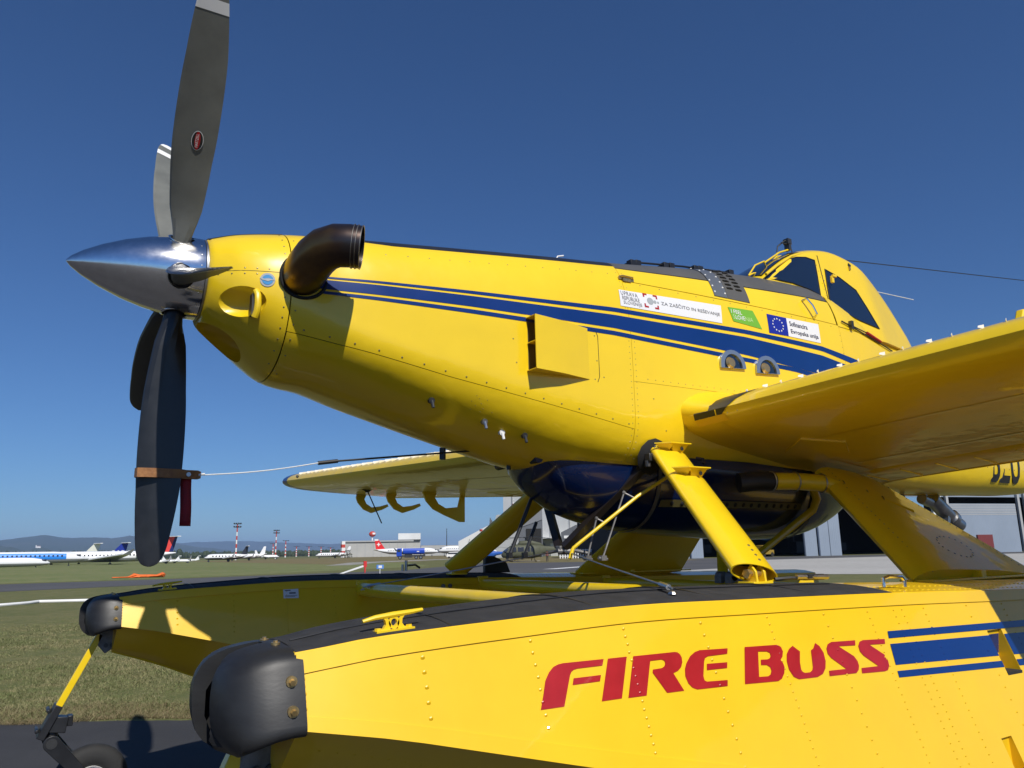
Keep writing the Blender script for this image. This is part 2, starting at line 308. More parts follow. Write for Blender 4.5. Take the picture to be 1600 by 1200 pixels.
# hoop over the hopper and louvred strip
TH=lambda x:t_of_z(x,3.325)
patch('hopper_hoop_strip',3.44,3.57,lambda x:-TH(x),TH,GREYL,6,40,gap=0,out=.006)
patch('louvre_strip',3.575,3.80,lambda x:-TH(x),TH,GREY,6,40,gap=0,out=.004)
b=MB()
for k in range(7):
    for q in range(2):
        t=-t_of_z(3.63+.09*q,3.615-.033*k); p=fpt(3.63+.09*q,t); n=fnorm(3.63+.09*q,t); b.tube([p+n*.004+Vector((-.03,0,0)),p+n*.01,p+n*.004+Vector((.03,0,0))],.007,6)
obj('louvre',b,DARK,AC,kind='stuff')
# --- screws and rivets ---
b=MB()
def fas(x,z,r=.006,h=.5):
    r*=.86
    t=-t_of_z(x,z); b.dome(fpt(x,t),fnorm(x,t),r,h)
for z in np.linspace(2.52,3.2,15):
    fas(.392,z,.0055); 
for z in np.linspace(2.48,3.22,12): fas(.447,z,.0055)
for x in np.linspace(.10,.37,6): fas(x,2.925,.0055); fas(x,2.955,.0055)
for x in np.linspace(.5,2.55,17): fas(x,seam(x)+.022,.0065,.6)
for x in np.linspace(.8,2.5,14): fas(x,fsec(x)[1]-.16,.005)
for z in np.linspace(2.1,3.36,34): fas(2.58,z,.004); 
for z in np.linspace(2.1,3.36,34): fas(2.625,z,.004)
for x in np.linspace(2.75,4.75,13): fas(x,3.285,.0055)
for x in np.linspace(2.72,4.1,22): fas(x,2.625,.0045)
for z in np.linspace(2.66,3.22,12): fas(4.85,z,.0045)
for x,z in ((1.72,2.62),(1.70,2.76),(1.71,2.88),(2.3,2.86),(2.31,2.7),(2.29,2.58),(2.36,2.6),(2.75,2.95),(2.76,2.5),(2.86,2.3)): fas(x,z,.006)
for x,z in ((1.48,2.41),(1.50,2.395),(1.46,2.38),(1.52,2.37),(1.49,2.36),(1.54,2.345),(1.47,2.34),(1.55,2.39),(1.53,2.33),(1.6,2.33)): fas(x,z,.003)
for x in np.linspace(2.66,3.2,9): fas(x,2.12,.005)
obj('panel_fastener',b,SCREW,AC,kind='stuff',smooth=False)
b=MB()
for zq in (3.36,3.41,3.46,3.51,3.56,3.60):
    for X_ in(3.455,3.555): t=-t_of_z(X_,zq); p=fpt(X_,t); b.dome(p+fnorm(X_,t)*.006,fnorm(X_,t),.008,.5)
obj('hoop_screw',b,WHITE,AC,kind='stuff',smooth=False)
# --- decals on the fuselage side ---
def off(x,z,d=.003):
    t=-t_of_z(x,z); return fpt(x,t)+fnorm(x,t)*d
def bandmesh(top,bot,d):
    V=[];F=[]; n=70; x0=max(top[0][0],bot[0][0])
    for i in range(n+1):
        f=i/n; xt=lerp(top[0][0],top[-1][0],f); xb=lerp(bot[0][0],bot[-1][0],f)
        zt=interp(top,xt); zb=interp(bot,xb)
        for j in range(5): g=j/4; V.append(off(lerp(xt,xb,g),lerp(zt,zb,g),d))
    for i in range(n):
        for j in range(4): F.append((i*5+j,(i+1)*5+j,(i+1)*5+j+1,i*5+j+1))
    return MB().add(V,F)
for top,bot in BAND: obj('blue_stripe',bandmesh(top,bot,.0022),BLUE,AC)
def dpoly(pts,d):
    # pts in (x,z); triangulated with a fine grid is not needed on the nearly flat side
    return [off(x,z,d) for x,z in pts]
def decal(name,pts,m,d,parent=AC):
    return obj(name,MB().add(dpoly(pts,d),[tuple(range(len(pts)))]),m,parent,smooth=False)
def quadgrid(c,n=10,m=4,d=.003):
    (ax,az),(bx,bz),(cx,cz),(dx,dz)=c; V=[];F=[]
    for i in range(n+1):
        for j in range(m+1):
            u=i/n;v=j/m; x=(1-v)*lerp(ax,bx,u)+v*lerp(dx,cx,u); z=(1-v)*lerp(az,bz,u)+v*lerp(dz,cz,u); V.append(off(x,z,d))
    for i in range(n):
        for j in range(m): F.append((i*(m+1)+j,(i+1)*(m+1)+j,(i+1)*(m+1)+j+1,i*(m+1)+j+1))
    return MB().add(V,F)
def textmesh(txt,spacing=1.0,bold=0):
    c=bpy.data.curves.new('t','FONT'); c.body=txt; c.size=1; c.space_character=spacing; c.offset=bold; c.resolution_u=3
    o=bpy.data.objects.new('t',c); COL.objects.link(o); bpy.context.view_layer.update()
    me=bpy.data.meshes.new_from_object(o.evaluated_get(bpy.context.evaluated_depsgraph_get()))
    bm=bmesh.new(); bm.from_mesh(me); bmesh.ops.triangulate(bm,faces=bm.faces)
    V=[v.co.copy() for v in bm.verts]; F=[tuple(v.index for v in f.verts) for f in bm.faces]; bm.free()
    bpy.data.objects.remove(o); bpy.data.curves.remove(c); bpy.data.meshes.remove(me)
    x0=min(v.x for v in V);x1=max(v.x for v in V);y0=min(v.y for v in V);y1=max(v.y for v in V)
    return [((v.x-x0)/(x1-x0),(v.y-y0)/(y1-y0)) for v in V],F
def ftext(name,txt,x0,x1,z0,z1,m,d=.0045,sp=1,bold=0,parent=AC,dz=0):
    v,f=textmesh(txt,sp,bold)
    return obj(name,MB().add([off(lerp(x0,x1,a),lerp(z0,z1,c)+dz*a,d) for a,c in v],f),m,parent,smooth=False)
sg=obj('agency_sticker',quadgrid([(2.548,3.218),(3.475,3.25),(3.455,3.11),(2.54,3.10)],16,4),WVINYL,AC)
def st(*a,**k): return ftext('sticker_lettering',*a,parent=sg,**k)
st('UPRAVA',2.56,2.70,3.182,3.212,GTXT,sp=1.15); st('REPUBLIKE',2.565,2.71,3.148,3.176,GTXT); st('SLOVENIJE',2.57,2.725,3.112,3.142,GTXT,sp=1.05)
st('ZA ZAŠČITO IN REŠEVANJE',2.90,3.445,3.155,3.195,GTXT,dz=0.0)
for c,r in(((2.805,3.175),.025),((2.845,3.175),.012),((2.872,3.174),.008)):
    b=MB().add([off(c[0]+r*math.cos(a)*1.1,c[1]+r*math.sin(a),.0045) for a in np.linspace(0,2*math.pi,24,endpoint=False)],[tuple(range(24))]); obj('logo_dot',b,GLOGO,sg,smooth=False)
b=MB(); q=.012
for sx,sz in((-1,1),(1,1),(-1,-1),(1,-1)):
    cx,cz=2.81+sx*.062,3.175+sz*.052; L_=.035
    P=[(cx,cz),(cx-sx*L_,cz),(cx-sx*L_,cz-sz*q),(cx-sx*q,cz-sz*q),(cx-sx*q,cz-sz*L_*.8),(cx,cz-sz*L_*.8)]
    b.add([off(x,z,.0045) for x,z in P],[tuple(range(6))])
obj('red_logo_corners',b,RED,sg,smooth=False)
gs=obj('green_sticker',quadgrid([(3.545,3.252),(3.805,3.262),(3.87,3.125),(3.575,3.145)],8,5),GREEN,AC)
ftext('sticker_lettering','I FEEL',3.57,3.68,3.208,3.238,WVINYL,parent=gs,bold=.006)
ftext('sticker_lettering','S',3.578,3.60,3.165,3.198,LGREEN,parent=gs)
ftext('sticker_lettering','LOVE',3.605,3.70,3.165,3.198,WVINYL,parent=gs,bold=.008)
ftext('sticker_lettering','NIA',3.705,3.785,3.165,3.198,LGREEN,parent=gs)
es=obj('co-funding_sticker'.replace('-','_'),quadgrid([(4.175,3.262),(4.57,3.272),(4.555,3.11),(4.165,3.112)],10,4),WVINYL,AC)
obj('flag_field',quadgrid([(3.955,3.262),(4.175,3.262),(4.165,3.112),(3.945,3.108)],8,4),EUBLUE,es)
b=MB()
for k in range(12):
    a=2*math.pi*k/12; cx,cz=4.06+.058*math.cos(a),3.187+.05*math.sin(a)
    P=[(cx+(.009 if j%2==0 else .0042)*math.sin(j*math.pi/5),cz+(.009 if j%2==0 else .0042)*math.cos(j*math.pi/5)) for j in range(10)]
    b.add([off(x,z,.0045) for x,z in P],[tuple(range(10))])
obj('flag_stars',b,WVINYL,es,smooth=False)
ftext('sticker_lettering','Sofinancira',4.20,4.415,3.20,3.24,DKTXT,parent=es,bold=.012)
ftext('sticker_lettering','Evropska unija',4.20,4.535,3.13,3.175,DKTXT,parent=es,bold=.012)
# maker's round badge by the exhaust
b=MB().add([off(.31+.034*math.cos(a),2.895+.036*math.sin(a),.003) for a in np.linspace(0,2*math.pi,28,endpoint=False)],[tuple(range(28))]); bd=obj('round_badge',b,GLOGO,AC,smooth=False)
b=MB().add([off(.31+.025*math.cos(a),2.895+.026*math.sin(a),.0042) for a in np.linspace(0,2*math.pi,28,endpoint=False)],[tuple(range(28))]); obj('badge_field',b,mat('badge_blue',(.03,.25,.55),.4),bd,smooth=False)
b=MB().add([off(x,z,.0055) for x,z in((.272,2.905),(.295,2.899),(.315,2.903),(.348,2.893),(.325,2.893),(.312,2.886),(.30,2.89),(.285,2.893))],[tuple(range(8))]); obj('badge_bird',b,GLOGO,bd,smooth=False)
# --- landing lights behind D shaped lenses ---
for xc in(3.505,3.865):
    P=[(xc-.125,2.775),(xc+.125,2.79)]+[(xc+.125*math.cos(a),2.80+.115*math.sin(a)) for a in np.linspace(.1,math.pi-.1,12)]
    Q=[(xc+(x-xc)*.72,2.785+(z-2.783)*.76) for x,z in P]
    n=len(P); V=[off(x,z,.002) for x,z in P]+[off(x,z,.018) for x,z in P]+[off(x,z,.018) for x,z in Q]+[off(x,z,-.02) for x,z in Q]
    F=[(r*n+k,r*n+(k+1)%n,(r+1)*n+(k+1)%n,(r+1)*n+k) for r in range(3) for k in range(n)]
    lo=obj('side_lamp_bezel',MB().add(V,F),mat('bezel_alloy',(.42,.47,.52),.3,.8),AC,fix=True)
    obj('lamp_lens',MB().add([off(x,z,.006) for x,z in Q],[tuple(range(n))]),GLASS,lo,smooth=False)
    R0=off(xc-.02,2.82,.008); obj('lamp_reflector',MB().dome(R0,(0,-1,.1),.045,.5,16),mat('warm_reflector',(.45,.33,.16),.25,.7),lo)
# --- scoop on the side ---
x0,x1,z0,z1=1.79,2.245,2.575,2.90
b=MB(); pr=.10
A=[Vector((x0,fy(x0,z1)-pr,z1)),Vector((x0,fy(x0,z0)-pr,z0)),Vector((x1,fy(x1,z0)-.003,z0)),Vector((x1,fy(x1,z1)-.003,z1))]
mid=lambda a,c:(a+c)/2+Vector((0,-.012,0))
th=Vector((0,.006,0))
b.add([A[0],A[1],mid(A[1],A[2]),mid(A[0],A[3]),A[2],A[3]]+[p+th for p in(A[0],A[1],mid(A[1],A[2]),mid(A[0],A[3]),A[2],A[3])],[(0,1,2,3),(3,2,4,5),(6,9,8,7),(9,11,10,8),(0,6,7,1)])
for z,i0,i1,s in((z1,A[0],A[3],1),(z0,A[1],A[2],-1)):
    f0=Vector((x0+ .0,fy(x0,z)+.01,z)); m_=mid(i0,i1); f1=Vector((x1,fy(x1,z)+.01,z)); dz=Vector((0,0,-.005*s))
    b.add([i0,m_,i1,f1,f0]+[p+dz for p in(i0,m_,i1,f1,f0)],[(0,1,2,3,4),(9,8,7,6,5),(0,5,9,4)])
sc_o=obj('side_air_scoop',b,YEL,AC,fix=False,angle=25)
b=MB(); b.box((x0+.03,fy(x0,2.73)-pr/2+.004,2.745),(.05,pr*.8,.005)); obj('scoop_divider',b,YEL,sc_o,smooth=False)
b=MB().add([off(x,z,.002) for x,z in((x0+.01,z0+.01),(x0+.1,z0+.01),(x0+.1,z1-.01),(x0+.01,z1-.01))],[(0,1,2,3)]); obj('scoop_mesh',b,mat('scoop_painted_shade',(.12,.09,.02),.6),sc_o,smooth=False)  # dark patch on the skin, painting in the shade inside the scoop mouth
# scoop access panel outline frame
b=MB(); pts=[off(x,z,.001) for x,z in((2.27,2.9),(2.31,2.895),(2.325,2.86),(2.325,2.6),(2.31,2.565))]; b.tube(pts,.0022,5); obj('panel_edge',b,DARK,AC)
b=MB(); b.tube([off(x,2.94,-.0005) for x in np.linspace(.08,.415,12)],.0016,5); obj('nose_panel_joint',b,DARK,AC)
b=MB(); b.tube([off(x,2.70+.0*x,-.0005) for x in (.425,.44)],.0016,5)
# --- exhaust ---
b=MB(); Pth=[(.475,-.36,2.925),(.472,-.44,2.935),(.474,-.52,2.957),(.486,-.595,2.985),(.51,-.655,3.007),(.55,-.70,3.018),(.602,-.732,3.016),(.655,-.757,3.010)]
rr=[.104,.106,.108,.108,.107,.106,.105,.104]
def outer(P,r,n=40): 
    m=MB(); m.tube(P,r,n,cap=False); return m
o_=outer(Pth,rr); i_=outer(Pth,[r-.004 for r in rr])
n0=len(o_.v); b.add(o_.v,o_.f); b.add(i_.v,[q[::-1] for q in i_.f])
k=len(Pth)-1; b.add([],[]); b.f+=[(k*40+j,k*40+(j+1)%40,n0+k*40+(j+1)%40,n0+k*40+j) for j in range(40)]; b.mi+=[0]*40
ex=obj('exhaust_stack',b,EXH,AC)
ax=(Vector(Pth[-1])-Vector(Pth[-2])).normalized()
b=MB()
for dd,r in((-.001,.1055),(-.022,.1065),(-.040,.107)):
    c=Vector(Pth[-1])+ax*dd; a=ax.cross(Vector((0,0,1))).normalized(); q=ax.cross(a)
    b.tube([c+(a*math.cos(u)+q*math.sin(u))*r for u in np.linspace(0,2*math.pi,61)],.003,6,cap=False)
obj('exhaust_lip',b,mat('exhaust_lip_steel',(.3,.27,.23),.35,.9),ex)
b=MB(); c=Vector((.478,-.437,2.928)); b.tube([c+Vector((math.cos(u)*.116,.012*math.sin(u*2),math.sin(u)*.112)) for u in np.linspace(0,2*math.pi,41)],.009,8,cap=False); obj('exhaust_cutout_ring',b,DARK,AC)
b=MB(); b.add([(.478+.113*math.cos(u),-.432,2.928+.109*math.sin(u)) for u in np.linspace(0,2*math.pi,32,endpoint=False)],[tuple(range(32))]); obj('exhaust_cutout',b,DARK,AC,smooth=False)
# --- drains and small fittings under the nose ---
for x,z,m_ in((1.235,2.375,DSTEEL),(1.577,2.285,STEEL),(1.709,2.235,WHITE),(1.85,2.222,DSTEEL)):
    y=fy(x,z); b=MB(); b.tube([(x,y+.01,z),(x,y-.012,z-.004)],.018,12); b.tube([(x,y-.01,z-.004),(x+.004,y-.02,z-.045)],.009,8)
    obj('drain_fitting',b,m_,AC)
for x,z in((2.64,3.315),(4.25,3.40)):
    b=MB(); 
    if x<3:
        y=fy(x,z); b.tube([(x-.06,y-.004,z+.01),(x-.045,y-.022,z+.012),(x+.045,y-.022,z+.012),(x+.06,y-.004,z+.01)],.006,8); b.box((x,y-.006,z),(.13,.008,.02)); b.box((x,y-.012,z-.006),(.07,.012,.03)); obj('filler_latch',b,BRASS,AC)
b=MB(); pts=[off(4.46,3.46,.004),off(4.47,3.455,.04),off(4.50,3.40,.045),off(4.53,3.335,.04),off(4.535,3.32,.004)]; b.tube(pts,.010,8); obj('grab_handle',b,CHROME,AC)
# --- cabin ---
CT=[(4.22,3.70),(4.4,3.835),(4.6,3.965),(4.85,4.075),(5.1,4.135),(5.3,4.14),(5.6,4.065),(5.9,3.85),(6.15,3.56),(6.35,3.32),(6.6,3.20)]
def cab_zt(x): return hermite(CT,x)
def cab_w(x,z):
    zt=cab_zt(x); wb=interp([(4.2,.30),(4.5,.35),(4.85,.44),(5.6,.45),(6.2,.34),(6.6,.2)],x); wt=interp([(4.2,.30),(4.8,.30),(5.6,.30),(6.2,.2),(6.6,.12)],x)
    zs=zt-.09; z0=3.3
    if z<=zs: return lerp(wb,wt,max(0,(z-z0)/max(.05,(4.0-z0))))
    w0=lerp(wb,wt,max(0,(zs-z0)/(4.0-z0))); return w0*math.sqrt(max(0,1-((z-zs)/.09)**2))
def cab_sec(x,ins=0):
    zt=cab_zt(x)-ins; pts=[]
    zs=[3.28]+[lerp(3.3,zt-.09,k/6) for k in range(1,7)]+[zt-.09+.09*math.sin(a) for a in np.linspace(.3,1.45,6)]
    L_=[Vector((x,-(cab_w(x,z)-ins),z)) for z in zs]
    return L_+[Vector((x,0,zt))]+[Vector((p.x,-p.y,p.z)) for p in L_[::-1]]
b=MB(); b.loft([cab_sec(x) for x in np.linspace(4.22,6.6,40)],closed=True)
cb=obj('cockpit_canopy',b,YEL,AC,fix=True,angle=45)
def coff(x,z,d=.004): return Vector((x,-(cab_w(x,z)+d),z))
def cgrid(c,m,name,parent,d=.004,n=12,s=-1):
    (ax,az),(bx,bz),(cx,cz),(dx,dz)=c; V=[];F=[]
    for i in range(n+1):
        for j in range(9):
            u=i/n;v=j/8; x=(1-v)*lerp(ax,bx,u)+v*lerp(dx,cx,u); z=(1-v)*lerp(az,bz,u)+v*lerp(dz,cz,u); p=coff(x,z,d); V.append(Vector((p.x,p.y*(-s),p.z)) if s>0 else p)
    for i in range(n):
        for j in range(8): F.append((i*9+j,(i+1)*9+j,(i+1)*9+j+1,i*9+j+1))
    return obj(name,MB().add(V,F),m,parent,smooth=True)
for s in(-1,1):
    # front quarter pane (curved outline) and door pane, each with a dark seal slightly larger
    for nm,poly in (('quarter_window',[(4.26,3.665),(4.36,3.745),(4.53,3.875),(4.66,3.925),(4.78,3.945),(4.895,3.94),(4.87,3.80),(4.83,3.60),(4.72,3.64),(4.55,3.67),(4.4,3.672)]),('door_window',[(5.02,3.875),(5.2,3.83),(5.385,3.745),(5.47,3.58),(5.545,3.405),(5.3,3.44),(4.935,3.52),(4.975,3.70)])):
        c=(sum(p[0] for p in poly)/len(poly),sum(p[1] for p in poly)/len(poly)); n=len(poly)
        def ring(f,d): return [Vector((p.x,p.y*(-s) if s>0 else p.y,p.z)) for p in (coff(c[0]+(x-c[0])*f,c[1]+(z-c[1])*f,d) for x,z in poly)]
        V=[];F=[]
        for q,f in enumerate((0.0001,.33,.66,1.0)): V+=ring(f,.005)
        for q in range(3): F+=[(q*n+k,q*n+(k+1)%n,(q+1)*n+(k+1)%n,(q+1)*n+k) for k in range(n)]
        pane=obj(nm,MB().add(V,F),GLASS,cb)
        V=ring(1.0,.004)+ring(1.0,.009)+ring(1.035,.007)+ring(1.035,.001); F=[(q*n+k,q*n+(k+1)%n,(q+1)*n+(k+1)%n,(q+1)*n+k) for q in range(3) for k in range(n)]
        obj('window_seal',MB().add(V,F),BLACK,pane)
# windscreen
b=MB(); V=[];F=[]; XS=np.linspace(4.27,4.80,8)
for x in XS:
    zt=cab_zt(x)+.004; w_=.26
    for k in range(7): y=lerp(-w_,w_,k/6); V.append((x,y,zt-.03*(y/.26)**2))
for i in range(7):
    for k in range(6): F.append((i*7+k,(i+1)*7+k,(i+1)*7+k+1,i*7+k+1))
obj('windscreen_pane',MB().add(V,F),GLASS,cb)
b=MB()
for x,z in [(4.955,lerp(3.32,4.0,k/14)) for k in range(15)]+[(4.915,lerp(3.32,3.9,k/10)) for k in range(11)]: b.dome(coff(x,z,.001),(0,-1,.2),.004,.5)
obj('canopy_rivet',b,SCREW,cb,kind='stuff',smooth=False)
for s in(-1,1):
    b=MB(); b.tube([Vector((x,(cab_w(x,z)+.001)*s,z)) for x,z in((4.905,3.32),(4.93,3.6),(4.95,3.85),(4.965,4.0))],.004,6); obj('door_gap',b,DARK,cb)
b=MB(); b.tube([(4.24,-.32,3.69),(4.4,-.31,3.80),(4.62,-.29,3.93),(4.8,-.28,4.0)],.012,8); obj('windscreen_post',b,YEL,cb)
b=MB()
pts=[(4.24,-.15,3.735),(4.33,-.15,3.84),(4.45,-.15,3.90),(4.47,-.15,3.85),(4.40,-.15,3.79),(4.30,-.15,3.765),(4.24,-.15,3.735)]
b.tube(pts,.007,8); b.tube([(4.45,-.15,3.885),(4.66,-.15,4.02),(4.78,-.15,4.07)],.008,8); b.tube([(4.42,-.15,3.81),(4.62,-.15,3.975),(4.8,-.15,4.03)],.007,8); b.tube([(4.62,-.15,3.975),(4.63,-.15,4.01)],.006,6)
obj('wire_deflector_frame',b,YEL,cb)
b=MB(); b.tube([(4.62,-.15,3.98),(4.66,-.14,4.08),(4.74,-.14,4.14),(4.80,-.14,4.17)],.006,6); b.box((4.80,-.14,4.15),(.05,.05,.05)); b.tube([(4.70,-.15,4.12),(4.82,-.15,4.12),(4.84,-.15,4.06)],.005,6); b.box((4.80,-.14,4.10),(.03,.05,.06)); obj('wiper_motor_arm',b,DSTEEL,cb)
b=MB(); b.dome((5.2,0,4.10),(0,0,1),.07,.4,14); obj('roof_antenna_dome',b,WHITE,cb)
b=MB(); b.box((5.42,-.29,4.0),(.035,.03,.03),Matrix.Rotation(R_(25),3,'Y')); obj('door_hinge',b,BLACK,cb); b=MB(); b.box((5.40,-.31,3.965),(.02,.02,.03)); obj('door_hinge_arm',b,BRASS,cb)
b=MB(); b.box((4.995,-.40,3.76),(.03,.02,.06)); b.box((5.01,-.41,3.79),(.05,.02,.02)); obj('door_catch',b,YEL,cb,bevel=.003)
b=MB(); b.tube([off(4.92,3.355,.01),off(5.05,3.33,.012),off(5.6,3.24,.012),off(5.72,3.22,.01)],.006,6); b.box(off(5.04,3.335,.02),(.03,.03,.07)); b.tube([off(5.06,3.34,.012),off(5.32,3.315,.012)],.005,6); obj('door_latch_rod',b,DSTEEL,AC)
b=MB(); b.tube([off(5.30,3.315,.016),off(5.52,3.27,.016)],.012,8); obj('red_latch_tag',b,RED,AC)
b=MB(); b.dome(off(5.52,3.14,.002),(0,-1,0),.018,.3,12); obj('key_lock',b,DARK,AC)
b=MB(); b.tube([(5.55,0,4.06),(5.57,0,4.24)],.006,6); obj('blade_antenna',b,ALTAN,AC)
b=MB(); b.tube([(6.1,0,3.99-.28),(6.12,0,3.995),(6.967,0,4.03)],.004,6); obj('whip_antenna',b,WHITE,AC)
b=MB(); b.tube([(5.60,0,4.05),(5.68,0,4.218),(9.6,0,4.72)],.0045,6); obj('wire_antenna',b,BLACK,AC)
# hopper lid rail
b=MB(); zr=lambda x:fsec(x)[1]
for y in(-.14,.10):
    b.tube([(2.95,y,zr(2.95)+.045),(3.5,y,zr(3.5)+.045),(4.05,y,zr(4.05)+.035)],.008,8)
for x in(2.97,3.02,3.3,3.36,3.62,3.67,4.02): b.box((x,-.14,zr(x)+.03),(.05,.05,.05)); b.box((x,-.02,zr(x)+.045),(.02,.25,.012))
obj('hopper_lid_rail',b,BLACK,AC,bevel=.002)
b=MB(); zz=fsec(2.36)[1]; b.tube([(2.355,-.05,zz-.03),(2.355,-.05,zz+.05),(2.37,-.05,zz+.075),(2.42,-.05,zz+.09)],.006,8); obj('vent_pipe',b,WHITE,AC)
# fuselage-side air seal where wing root meets
# --- belly tank ---
TK=[(2.05,2.10,.20),(2.10,1.97,.33),(2.2,1.88,.40),(2.39,1.775,.46),(2.7,1.70,.50),(3.1,1.66,.52),(3.6,1.63,.52),(4.1,1.615,.50),(4.6,1.64,.47),(4.95,1.74,.40),(5.15,1.85,.32),(5.27,2.02,.2)]
def tk(x,a):
    zb=interp([(q[0],q[1]) for q in TK],x); wd=interp([(q[0],q[2]) for q in TK],x)
    return Vector((x,wd*math.copysign(abs(math.cos(a))**.8,math.cos(a)),2.22-(2.22-zb)*math.sin(a)**.75))
def tkx(x): return x
ht=[(q[0],q[1]) for q in TK]; hw=[(q[0],q[2]) for q in TK]
ZTK=2.14
def tk(x,a,g=0):
    zb=hermite(ht,x)-g; wd=hermite(hw,x)*interp([(2.0,.72),(2.75,.74),(3.0,.88)],x)+g; c=math.cos(a); e=interp([(2.7,1.0),(3.0,.8)],x)
    return Vector((x,wd*math.copysign(abs(c)**e,c),ZTK-(ZTK-zb)*max(0,math.sin(a))**(e if e>.9 else .85)))
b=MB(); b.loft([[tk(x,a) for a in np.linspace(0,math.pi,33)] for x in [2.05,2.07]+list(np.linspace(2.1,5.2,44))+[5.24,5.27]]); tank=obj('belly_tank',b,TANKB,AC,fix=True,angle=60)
b=MB(); b.loft([[tk(x,a,.012) for a in np.linspace(0.02,math.pi-.02,33)] for x in(4.42,4.47)],cap=False); b.loft([[tk(x,a,.010) for a in np.linspace(0.02,math.pi-.02,33)] for x in(2.86,2.885)],cap=False); obj('tank_joint_band',b,GREY,tank)
b=MB(); V=[]; F=[]; n=24
for i in range(n+1):
    x=lerp(2.9,4.30,i/n)
    for z in(1.875,1.83):
        sN=((ZTK-z)/(ZTK-hermite(ht,x)))**(1/.85); a=math.pi-math.asin(min(1,sN)); V.append(tk(x,a,.012))
for i in range(n): F.append((2*i,2*i+1,2*i+3,2*i+2))
gs2=obj('gate_flange_strip',MB().add(V,F),mat('flange_olive',(.10,.085,.03),.5),tank)
b=MB()
for i in range(16):
    x=2.98+i*.083; z=1.852; sN=((ZTK-z)/(ZTK-hermite(ht,x)))**(1/.85); b.dome(tk(x,math.pi-math.asin(sN),.013),(0,-1,-.5),.017,.35,8)
obj('flange_bolt',b,DARK,gs2,kind='stuff')
# belly spreader opening frame at the tank front
b=MB(); b.tube([(2.04,y,2.115-.02*abs(y)) for y in np.linspace(-.24,.24,9)],.03,8); obj('tank_front_lip',b,TANKB,tank)

# --- spinner and propeller ---
HUB=Vector((0,0,2.97)); PY=Matrix.Rotation(R_(-2.5),3,'Z')
prof=[(-.550,.0),(-.547,.006),(-.528,.028),(-.48,.063),(-.40,.107),(-.30,.150),(-.20,.181),(-.10,.202),(-.02,.212),(.025,.214),(.05,.214),(.052,.20),(.052,.05)]
b=MB(); secs=[]; n=64
for x,r in prof: secs.append([HUB+(PY if x<.02 else Matrix.Identity(3))@Vector((x,r*math.cos(a),r*math.sin(a))) for a in np.linspace(0,2*math.pi,n,endpoint=False)])
b.loft(secs); spin=obj('spinner',b,CHROME,AC,fix=True,angle=30)
PH=[17.2+72*k-126 for k in range(5)]
cut=MB()
for a in PH:
    a=R_(a+18); d=Vector((0,-math.sin(a),math.cos(a))); 
ANG=[17.2+18+72*k for k in range(5)]       # measured from straight up towards the camera side
BX=-.05
for a in ANG:
    a=R_(a); d=PY@Vector((0,-math.sin(a),math.cos(a))); cut.tube([HUB+Vector((BX,0,0))+d*.12,HUB+Vector((BX,0,0))+d*.3],.062,28)
boolean(spin,cut)
b=MB(); b.tube([HUB+Vector((-.12,0,0)),HUB+Vector((.04,0,0))],.14,24); obj('propeller_hub',b,DSTEEL,AC)
b=MB(); secs=[[HUB+Vector((x,r*math.cos(a),r*math.sin(a))) for a in np.linspace(0,2*math.pi,48,endpoint=False)] for x,r in((.054,.2135),(.064,.2135))]; b.loft(secs); obj('spinner_bulkhead',b,STEEL,AC)
b=MB()
for a in ANG:
    for k in(-1,0,1):
        aa=R_(a+36+k*17); p=HUB+Vector((.03,-.2135*math.sin(aa),.2135*math.cos(aa))); b.dome(p,p-HUB-Vector((.03,0,0)),.0045,.4)
obj('spinner_screw',b,STEEL,spin,kind='stuff')
CH=[(.14,.10),(.20,.108),(.28,.135),(.40,.160),(.55,.184),(.70,.203),(.9,.209),(1.05,.202),(1.2,.182),(1.32,.155),(1.39,.132),(1.43,.098),(1.452,.06),(1.46,.012)]
TW=[(.14,24),(.25,17),(.4,8),(.6,-3),(.9,-11),(1.2,-17),(1.46,-20)]
TH_=[(.14,.078),(.22,.07),(.32,.05),(.5,.034),(.8,.024),(1.2,.014),(1.46,.004)]
def blade_sec(r,k=0):
    c=hermite(CH,r); tw=R_(interp(TW,r)); th=interp(TH_,r); blend=min(1,max(0,(.34-r)/.16))
    pts=[]
    # local: X chord (leading edge -), T tangential (camber side = -T)
    sw=interp([(.14,0),(.6,-.012),(1.1,-.010),(1.46,-.022)],r)
    prof_=[(-.5,0,0),(-.47,.35,1),(-.36,.72,1),(-.18,.97,1),(-.10,1.0,1),(0.1,.86,1),(.3,.5,1),(.5,.03,1),(.5,-.03,0),(.3,-.14,0),(0,-.2,0),(-.3,-.2,0),(-.45,-.16,0)]
    for u,v,side in prof_:
        ang=math.atan2(v,-u*1.0) 
        X=u*c; T=-v*th
        a2=2*math.pi*len(pts)/len(prof_)
        Xc=-.045*math.cos(a2); Tc=-.045*math.sin(a2)
        X=lerp(X,Xc,blend); T=lerp(T,Tc,blend)
        xr=X*math.cos(tw)-T*math.sin(tw); tr=X*math.sin(tw)+T*math.cos(tw)
        pts.append((xr+sw,tr,r))
    return pts
